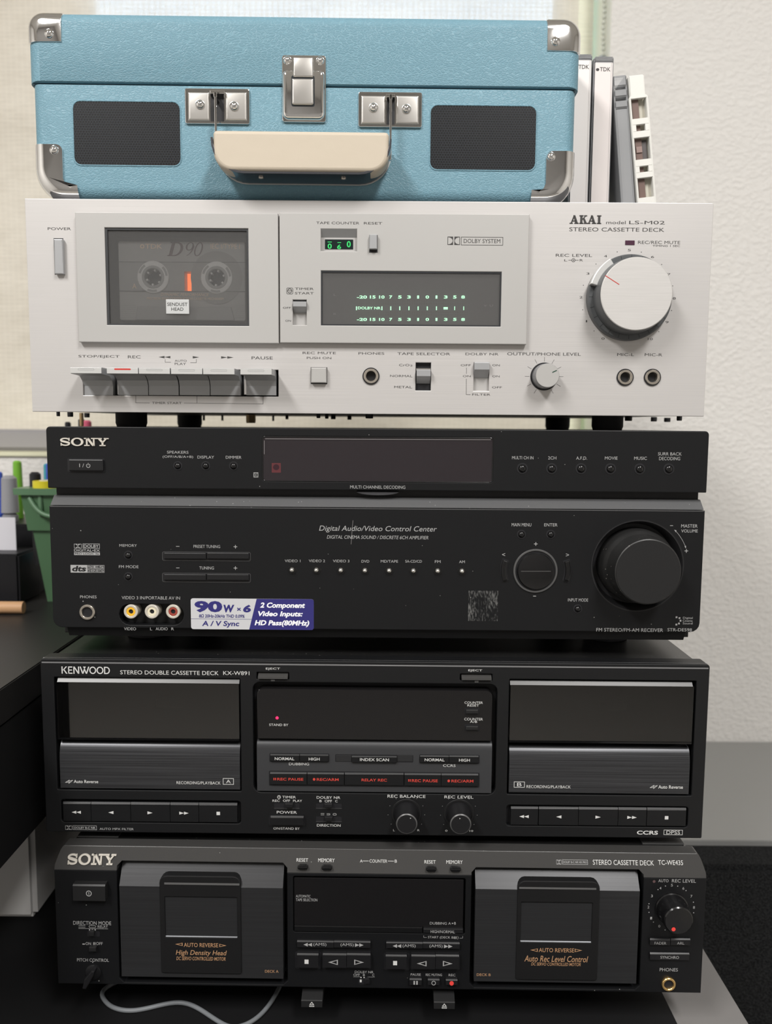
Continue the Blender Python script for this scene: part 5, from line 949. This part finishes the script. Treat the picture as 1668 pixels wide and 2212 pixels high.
# speaker grilles: pressed frame and perforated metal
for S, a in ((A, (380, 524, 927, 849)), (Cc, (66, 497, 559, 796))):
    r_ = S.r(*a, -.3); slab('grille_rim', [rr(r_[0] - .9, r_[1] - .9, r_[2] + .9, r_[3] + .9, 5.2), rr(*r_, 4.4)], -3, -.15, leather, base, .4)
    slab('speaker_grille', [rr(r_[0] - .2, r_[1] - .2, r_[2] + .2, r_[3] + .2, 4.4)], -3, -.45, grille, base, .2)
def dome(u, z, d, r, parent, name='rivet', m=None): return lathe(name, u, z, [(d, r), (d + r * .25, r * .95), (d + r * .55, r * .72), (d + r * .75, r * .35), (d + r * .8, .001)], m or chrome, parent, 24, 80)
# chrome corners
def low_corner(ue, z1, wd, sg, re=8.7, n=7, R=21.0):
    """cap over a bottom corner: a broad curve on the outside, flaring towards the underside"""
    rings = []
    for k in range(n + 1):
        a = math.pi / 2 * k / n; q = 1 - math.cos(a); i = 8.5 * q; ib = 10 * q; dd = .7 - re + re * math.sin(a); e = .5 * q; z0 = -.1 + ib
        lp = [(i, z1 - e), (wd - 4 - e, z1 - e)] + [(wd - 4 - e + 4 * math.sin(t_ * math.pi / 8), z1 - e - 4 + 4 * math.cos(t_ * math.pi / 8)) for t_ in range(1, 5)]
        lp += [(wd - e, 12 + ib * .2), (wd + 1.2 - e, 8 + ib * .3), (wd + 4 - e, 4 + ib * .5), (wd + 9 - e, z0)]
        lp += [(R + (R - i) * math.cos(math.radians(270 - t_ * 9)), R + (R - ib) * math.sin(math.radians(270 - t_ * 9))) for t_ in range(0, 11)]
        rings.append(([(ue + sg * x, z) for x, z in lp], dd))
    rings.insert(0, (rings[0][0], -23)); V, Fc = [], []; nn = len(rings[0][0])
    for lp, dd in rings: V += [(p[0], dd, p[1]) for p in lp]
    for i in range(len(rings) - 1):
        for k in range(nn): Fc.append((i * nn + k, i * nn + (k + 1) % nn, (i + 1) * nn + (k + 1) % nn, (i + 1) * nn + k))
    Fc += [tuple(range(nn)), tuple((len(rings) - 1) * nn + k for k in range(nn))]
    return mesh('chrome_corner', V, Fc, chrome, U.root, 50)
for S, a, rad, ins, rv in ((S0, (53, 17, 134, 92), (2.5, 4.5, 2.5, 12), (8, .6, .6, 8), (107, 74)), (S0, (1181, 36, 1258, 112), (4.5, 2.5, 12, 2.5), (.6, .6, 8, 8), (1200, 91)),
                           (S0, (64, 310, 134, 424), (22, 3, 5, 2.5), (8, 10, .6, .6), (118, 325)), (S0, (1177, 325, 1252, 430), (3, 22, 2.5, 5), (.6, 10, 8, .6), (1190, 339))):
    u0, z0, u1, z1 = S.r(*a, 0)
    top = a[1] < 200
    if top: z1 = zTp + .7
    else: z0 = -.1
    if a[0] < 500: u0 = (uL - 1.2) if top else uL + .5
    else: u1 = (uR + 1.4) if top else uR - .2
    if top: c = pillow('chrome_corner', u0, z0, u1, z1, rad, ins, 24, .7, chrome, U.root, 8.7)
    else: c = low_corner(u0 if a[0] < 500 else u1, z1, 20.5, 1 if a[0] < 500 else -1)
    u, z = S.p(*rv); dome(u, z, .6, 2.9, c)
# latch
lt = slab('latch', [rr(*B.r(722, 112, 985, 514), 1.6)], -.3, .9, chrome, U.root, .5)
pl = pillow('latch_plate', *B.r(722, 196, 976, 492, 3), (4, 4, 3, 3), (2.4, 2.4, 2.4, 2.4), 2.6, 3.4, chrome, lt, 2.2, 5)
slab('latch_well', [rr(*B.r(777, 232, 917, 418, 3.4), 1.2)], 3.3, 3.5, mat('latch_dark', (0.04, 0.045, 0.05), 0.3, 0.6), lt)
pillow('latch_tongue', *B.r(780, 248, 910, 406, 4.6), (1.4, 1.4, .6, .6), (1, 1, 1, 1), 1.4, 4.7, mat('latch_satin', (0.62, 0.60, 0.57), 0.28, 0.9), lt, 1, 4)
pillow('latch_hook', *B.r(788, 124, 908, 240, 4.0), (.6, .6, .8, .8), (.8, .8, .8, .3), 4, 4.4, MATS['latch_satin'], lt, 1, 4)
for x, y in ((753, 140), (950, 143)): dome(*B.p(x, y, 1), .8, 2.7, lt)
# hinge plates
for a, rv, gx in (((140, 312, 527, 524), ((228, 405), (433, 415)), (292, 372)), ((1180, 333, 1561, 544), ((1271, 423), (1469, 431)), (1350, 1398))):
    r_ = B.r(*a); hp = slab('handle_plate', [rr(*r_, 1.2)], -.3, .9, chrome, U.root, .4)
    for x0, x1 in ((a[0] + 16, gx[0] - 8), (gx[1] + 8, a[2] - 18)): pillow('plate_boss', *B.r(x0, a[1] + 18, x1, a[3] - 22, 1.6), (1, 1, 1, 1), (1.2, 1.2, 1.2, 1.2), 1.4, 1.8, MATS['latch_satin'], hp, .9, 4)
    for x, y in rv: dome(*B.p(x, y, 1.8), 1.7, 3.0, hp)
    g0 = B.r(gx[0], a[1] + 22, gx[1], a[3] - 18, 1); slab('strap_slot', [rr(*g0, .4)], .8, 1.05, slot_dark, hp)
    u0, z0, u1, z1 = B.r(gx[0] - 6, a[1] + 8, gx[1] + 4, a[1] + 30, 4); box('strap_loop', u0, u1, z0, z1, .8, 4.4, chrome, hp, .6)
# handle: cream pad cradled by a steel strap
hd0, hd1 = 9.0, 25.0
pu0, pz0, pu1, pz1 = B.r(306, 562, 1364, 806, hd1)
hn = slab('handle_grip', [rr(pu0, pz0, pu1, pz1, (19, 19, 2.6, 2.6), 10)], hd0, hd1, cream, U.root, 2.4, 50, 3)
su0, su1 = pu0 - .2, pu1 + .2; zt_ = B.p(235 + 65, 345, 6)[1]
def strap_path(off):
    a, b, c_ = su0 - off, su1 + off, pz0 - off
    return [(a, pz1 - 4)] + arc(a + 20 + 0, c_ + 20, 20, 20, 180, 270, 8) + arc(b - 20, c_ + 20, 20, 20, 270, 360, 8) + [(b, pz1 - 4)]
o_, i_ = strap_path(1.3), strap_path(.2)
hs = slab('handle_strap', [o_ + i_[::-1]], 2.0, hd1 - .6, mat('strap_dark_reflection', (0.16, 0.165, 0.185), 0.22, 0.9), U.root, .2); o2 = strap_path(1.7); slab('strap_lip', [o2 + i_[::-1]], 1.0, 2.0, silver_bright, hs)  # dark strap colour stands in for the dark reflection on its underside
for a_, b_ in ((su0 - 1.5, su0 - .1), (su1 + .1, su1 + 1.5)): box('strap_arm', a_, b_, pz1 - 12, zt_, 7.0, 10.0, chrome, hs, .3); box('strap_pin', a_ - .3, b_ + .3, zt_ - 3, zt_, 1.0, 10.0, chrome, hs, .3)
for px in (594, 1090):
    u = B.p(px, 827, 17)[0]; V, Fc = [], []
    for r_, zz in ((1.7, pz0 - 1.2), (1.7, pz0 - 1.8), (1.2, pz0 - 2.2)):
        for k in range(16): V.append((u + r_ * math.cos(k * math.pi / 8), 16 + r_ * math.sin(k * math.pi / 8), zz))
    for i in range(2):
        for k in range(16): Fc.append((i * 16 + k, i * 16 + (k + 1) % 16, (i + 1) * 16 + (k + 1) % 16, (i + 1) * 16 + k))
    Fc += [tuple(range(16)), tuple(range(32, 48))]; mesh('handle_screw', V, Fc, nickel, hn, 40)

# ------------------------------------------------------------------ tape cases beside the suitcase
case_plastic = mat('clear_styrene', (0.75, 0.76, 0.77), 0.12, spec=0.6); case_plastic.node_tree.nodes['Principled BSDF'].inputs['Transmission Weight'].default_value = 0.85
spine_white = mat('spine_card', (0.78, 0.74, 0.72), 0.45); spine_rose = mat('spine_card_rose', (0.74, 0.68, 0.66), 0.45)
def lbox(name, x0, x1, y0, y1, z0, z1, m, parent, bev=0.0): return wbox(name, x0 / 1000, x1 / 1000, y0 / 1000, y1 / 1000, z0 / 1000, z1 / 1000, m, parent, bev / 1000)
def place(name, x, y, z, label, cat, tilt=0.0, group=None):
    o = bpy.data.objects.new(name, None); link(o); o.location = (x / 1000, y / 1000, CAM_Z + z / 1000); o.rotation_euler = (0, tilt, 0); return tag(o, label, cat, group)
ATOP = 142.6
def letters(o, s, x0, x1, z0, z1, y, m):
    vs, fs = glyphs(s, 0, .01); a0, a1 = min(v[0] for v in vs), max(v[0] for v in vs); b0, b1 = min(v[1] for v in vs), max(v[1] for v in vs)
    return mesh('lettering', [((x0 + (a - a0) / (a1 - a0) * (x1 - x0)) / 1000, y / 1000, (z0 + (b - b0) / (b1 - b0) * (z1 - z0)) / 1000) for a, b in vs], fs, m, o, raw=True)
for x, lab, mm_, dz in ((134.6, 'white spined tape case squeezed against the suitcase', spine_white, 1.5), (149.6, 'white spined tape case standing second from the suitcase', spine_rose, 0)):
    o = place('tape_case', x, 75, ATOP, lab, 'tape case', 0, 'tape cases on the silver deck')
    lbox('case_shell', 0, 14.0, 0.4, 70, 0, 114.5 + dz, mat('case_smoke', (0.30, 0.30, 0.31), 0.15) if 'case_smoke' not in MATS else MATS['case_smoke'], o, 1.2)
    lbox('spine_card', .9, 13.1, -.05, .5, .4, 110 + dz, mm_, o, .1); lbox('spine_edge', 12.0, 12.3, -.12, 0, .4, 110 + dz, mat('spine_line', (0.45, 0.42, 0.41), 0.3) if 'spine_line' not in MATS else MATS['spine_line'], o)
    lbox('case_cap', .4, 13.6, -.15, 2, 110.6 + dz, 114.2 + dz, case_plastic, o, .6)
    letters(o, 'TDK', 4.2, 11.6, 104.3 + dz, 107.0 + dz, -.12, ink); f_ = mesh('mark', [((2.6 + 1.2 * math.cos(k * math.pi / 6)) / 1000, -.00012, (105.4 + dz + 1.0 * math.sin(k * math.pi / 6)) / 1000) for k in range(12)], [tuple(range(12))], ink, o, raw=True)
# leaning clear case
o = place('tape_case', 174.2, 77, ATOP, 'clear empty tape case leaning beside the white cassette', 'tape case', math.radians(-6.2), 'tape cases on the silver deck')
styrene = thin_glass('clear_styrene_wall', (0.95, 0.955, 0.96), 0.14, 0.08, (0.80, 0.81, 0.83), 0.34)
lbox('case_wall', 0, 1.1, 0, 68, 0, 102.4, styrene, o, .3); lbox('case_wall', 8.7, 9.8, 0, 68, 0, 102.4, styrene, o, .3)
lbox('case_edge', 1.1, 8.7, 0, 1.2, 0, 80, styrene, o, .3); lbox('case_floor', .4, 9.4, 1, 66, 0, 1.4, styrene, o, .3); lbox('case_back', .4, 9.4, 66.6, 68, 0, 102, styrene, o, .3)
lbox('case_liner', 4.6, 6.4, 3, 60, 2, 78, mat('liner_brown', (0.26, 0.22, 0.21), 0.4), o, .2)
for z0, z1 in ((80.5, 85.5), (88, 93), (95, 102.4)): lbox('hinge_block', .2, 9.6, -.8, 5, z0, z1, styrene, o, .8)
# bare white cassette seen on its open edge
o = place('cassette_tape', 185.4, 75, ATOP + .2, 'white cassette tape leaning at the right end, open edge showing brown tape', 'cassette tape', math.radians(-7.0))
shell_w = mat('white_shell', (0.72, 0.71, 0.67), 0.4); brown = mat('brown_tape', (0.17, 0.115, 0.10), 0.3); inner = mat('shell_inside', (0.62, 0.59, 0.50), 0.5)
lbox('shell_half', 0, 1.4, 0, 62, 0, 87.6, shell_w, o, .4); lbox('shell_half', 11.9, 13.3, 0, 62, 0, 87.6, shell_w, o, .4); lbox('shell_core', 1.2, 12.1, 5.5, 62, 0, 87.6, inner, o)
lbox('shell_end', .9, 11.8, .2, 62, 87.0, 102.0, shell_w, o, .6); lbox('tape_ribbon', 2.6, 7.2, 3.0, 3.4, 1, 87, brown, o)
for z0, z1 in ((0, 18.9), (32.4, 36.3), (40.4, 45.0), (59.8, 64.3), (68.7, 72.8), (86.3, 88.2)): lbox('edge_bar', .6, 12.8, .1, 2.8, z0, z1, shell_w, o, .2)
for z0, z1 in ((36.3, 40.4), (64.3, 68.7)): lbox('edge_bar', .8, 3.4, .1, 2.8, z0, z1, shell_w, o); lbox('edge_bar', 9.8, 12.6, .1, 2.8, z0, z1, shell_w, o)
lbox('pressure_pad', 3.0, 7.0, 2.2, 3.0, 50.4, 54.4, mat('felt_pad', (0.30, 0.22, 0.20), 0.8), o); lbox('pad_spring', 1.6, 11.0, 4.0, 4.4, 46, 59, mat('pad_plate', (0.10, 0.09, 0.09), 0.4, 0.4), o)

# ------------------------------------------------------------------ things on the raised cabinet
CZ = -170.0
o = place('desk_bin', -292, 275, CZ, 'small green wheelie bin pen holder left of the receiver', 'pen holder')
bin_g = mat('green_plastic', (0.085, 0.175, 0.09), 0.35); bin_l = mat('green_plastic_rim', (0.12, 0.23, 0.13), 0.35)
def frustum(name, w0, d0, w1, d1, z0, z1, m, parent, yo=0, bev=0):
    V = [(sx * ww / 2000, (yo + sy * dd / 2) / 1000, z / 1000) for z, ww, dd in ((z0, w0, d0), (z1, w1, d1)) for sx, sy in ((-1, -1), (1, -1), (1, 1), (-1, 1))]
    return mesh(name, V, [(0, 1, 2, 3), (4, 5, 6, 7), (0, 1, 5, 4), (1, 2, 6, 5), (2, 3, 7, 6), (3, 0, 4, 7)], m, parent, raw=True)
frustum('bin_body', 52, 44, 70, 58, 0, 72, bin_g, o); frustum('bin_collar', 76, 64, 84, 70, 70, 104, bin_g, o); frustum('bin_rim', 94, 78, 95, 79, 104, 110, bin_l, o)
for x in (-24, -8, 8, 24): lbox('collar_rib', x - 2, x + 2, -36.5, -32, 84, 104, bin_l, o, .8)
tube('bin_handle', [(-.034, -.035, .101), (-.026, -.039, .088), (-.014, -.040, .083), (.014, -.040, .083), (.026, -.039, .088), (.034, -.035, .101)], .0022, bin_l, o, raw=True)
for x in (-30, 30): lbox('bin_wheel', x - 4, x + 4, 20, 36, 0, 16, rubber, o, 3)
def pen(x, y, z0, z1, r, body_m, cap_m, label, cap=.3, lean=(0, 0), cat='pen', base=CZ):
    o = place('marker' if cat == 'marker' else 'pen', x, y, base, label, cat, 0, 'pens and markers left of the stack'); h0, h1 = z0 - base, z1 - base
    def cyl(name, a, b, r0, r1, m, top=True):
        V, Fc = [], []; n = 16
        for z, q in ((a, r0), (b - r1 * .4, r1), (b, r1 * .6)):
            for k in range(n): V.append(((lean[0] * z + q * math.cos(k * 2 * math.pi / n)) / 1000, (lean[1] * z + q * math.sin(k * 2 * math.pi / n)) / 1000, z / 1000))
        for i in range(2):
            for k in range(n): Fc.append((i * n + k, i * n + (k + 1) % n, (i + 1) * n + (k + 1) % n, (i + 1) * n + k))
        Fc += [tuple(range(n)), tuple(range(2 * n, 3 * n))]; mesh(name, V, Fc, m, o, 40, raw=True)
    hm = h0 + (h1 - h0) * (1 - cap); cyl('barrel', h0, hm, r, r, body_m); cyl('cap', hm, h1, r * 1.1, r * .95, cap_m); return o
def pl_(n, c, r=.35): return MATS[n] if n in MATS else mat(n, c, r)
pen(-380, 318, CZ + 8, -53, 7.8, pl_('grey_marker', (0.25, 0.25, 0.27)), pl_('grey_marker_cap', (0.30, 0.30, 0.32)), 'thick grey marker standing in the black organizer', .35, cat='marker')
pen(-383, 345, CZ + 8, -39, 4.6, pl_('lime', (0.16, 0.40, 0.035)), pl_('lime_cap', (0.20, 0.48, 0.05)), 'lime green pen standing in the black organizer', .30)
pen(-327, 262, CZ + 35, -46, 5.4, rubber, pl_('black_cap', (0.02, 0.02, 0.025)), 'black marker leaning in the green bin', .4, (-.02, 0), 'marker', CZ + 1)
pen(-319, 272, CZ + 35, -38, 3.9, pl_('blue_pen', (0.04, 0.09, 0.42)), pl_('blue_cap', (0.05, 0.10, 0.50)), 'blue pen standing in the green bin beside the receiver', .4, base=CZ + 1)
pen(-327, 285, CZ + 35, -39, 3.4, pl_('teal_pen', (0.03, 0.28, 0.36)), pl_('teal_cap', (0.04, 0.34, 0.42)), 'teal pen standing behind the blue pen', .4, base=CZ + 1)
pen(-287, 272, CZ + 35, 5, 3.2, rubber, pl_('black_cap', (0.02, 0.02, 0.025)), 'tall black pen showing between the silver deck and the receiver', .3, base=CZ + 1)
pen(-304, 282, CZ + 35, 2, 3.0, rubber, pl_('black_cap', (0.02, 0.02, 0.025)), 'black pen peeking over the top left corner of the receiver', .3, base=CZ + 1)
pen(-278, 262, CZ + 35, 3.5, 4.2, pl_('pink_pen', (0.55, 0.10, 0.16)), pl_('pink_cap', (0.62, 0.12, 0.20)), 'pink pen showing behind the brass post under the silver deck', .3, base=CZ + 1)
pen(-396, 330, CZ + 8, -50, 4, pl_('blue_pen', (0.04, 0.09, 0.42)), pl_('blue_cap', (0.05, 0.10, 0.50)), 'blue pen at the left edge of the picture in the organizer', .4)
# yellow tape roll resting in the mouth of the bin
o = place('tape_roll', -314, 250, CZ + 110, 'yellow tape roll lying on the rim of the green bin', 'tape roll')
def ringz(name, r0, r1, z0, z1, m, parent):
    V, Fc = [], []; n = 28; pr = ((r0, z0), (r0, z1), (r1, z1), (r1, z0))
    for q, z in pr:
        for k in range(n): V.append((q * math.cos(k * 2 * math.pi / n) / 1000, q * math.sin(k * 2 * math.pi / n) / 1000, z / 1000))
    for i in range(4):
        for k in range(n): Fc.append((i * n + k, i * n + (k + 1) % n, ((i + 1) % 4) * n + (k + 1) % n, ((i + 1) % 4) * n + k))
    return mesh(name, V, Fc, m, parent, 40, raw=True)
ringz('tape', 12, 6, 0, 6.5, pl_('yellow_tape', (0.72, 0.62, 0.03), .4), o); ringz('core', 6, 4.6, .2, 7.2, pl_('tape_core', (0.75, 0.72, 0.62), .5), o)
# black organizer with a card
o = place('desk_organizer', -380, 330, CZ, 'black two step pen organizer at the left edge', 'organizer')
org = mat('organizer_black', (0.010, 0.010, 0.012), 0.4)
lbox('rear_box', -46, 38, -40, 60, 0, 70, org, o, 2); lbox('front_box', -46, 42, -92, -41, 0, 48, org, o, 2); lbox('divider', -2, 2, -90, -42, 48, 52, org, o, .5)
o = place('note_card', -366, 262, CZ + 48, 'white card standing in the black organizer', 'card'); lbox('card', -30, 16, 0, .6, 0, 32, mat('white_card', (0.70, 0.69, 0.74), 0.5), o, .2)
o = place('wooden_stick', -318, 197, CZ, 'short round wooden stick lying on the black cabinet', 'stick')
tube('dowel', [(-.10, 0, .006), (-.04, .002, .006), (0, .004, .0055)], .0055, mat('pale_wood', (0.55, 0.32, 0.17), 0.5), o, 5, raw=True)
# audio cable beneath the bottom deck
o = place('cable', 0, 0, -402, 'thin grey cable curling on the desk under the bottom deck', 'cable')
def on_desk(px, py, z=-400.4):
    ray = FW + RT * ((px - 834) / FPX) + UP * ((1106 - py) / FPX); X = CAM + ray * (z / ray.z); return (X.x / 1000, X.y / 1000, (z + 402) / 1000)
tube('cord', [on_desk(*p) for p in ((260, 2118), (214, 2136), (222, 2160), (245, 2180), (290, 2186), (345, 2171), (388, 2163), (420, 2172), (450, 2192), (478, 2211), (503, 2222), (535, 2213), (560, 2196), (582, 2172), (600, 2142), (612, 2115))], .0015, mat('cable_grey', (0.15, 0.16, 0.17), 0.45), o, 5, raw=True)
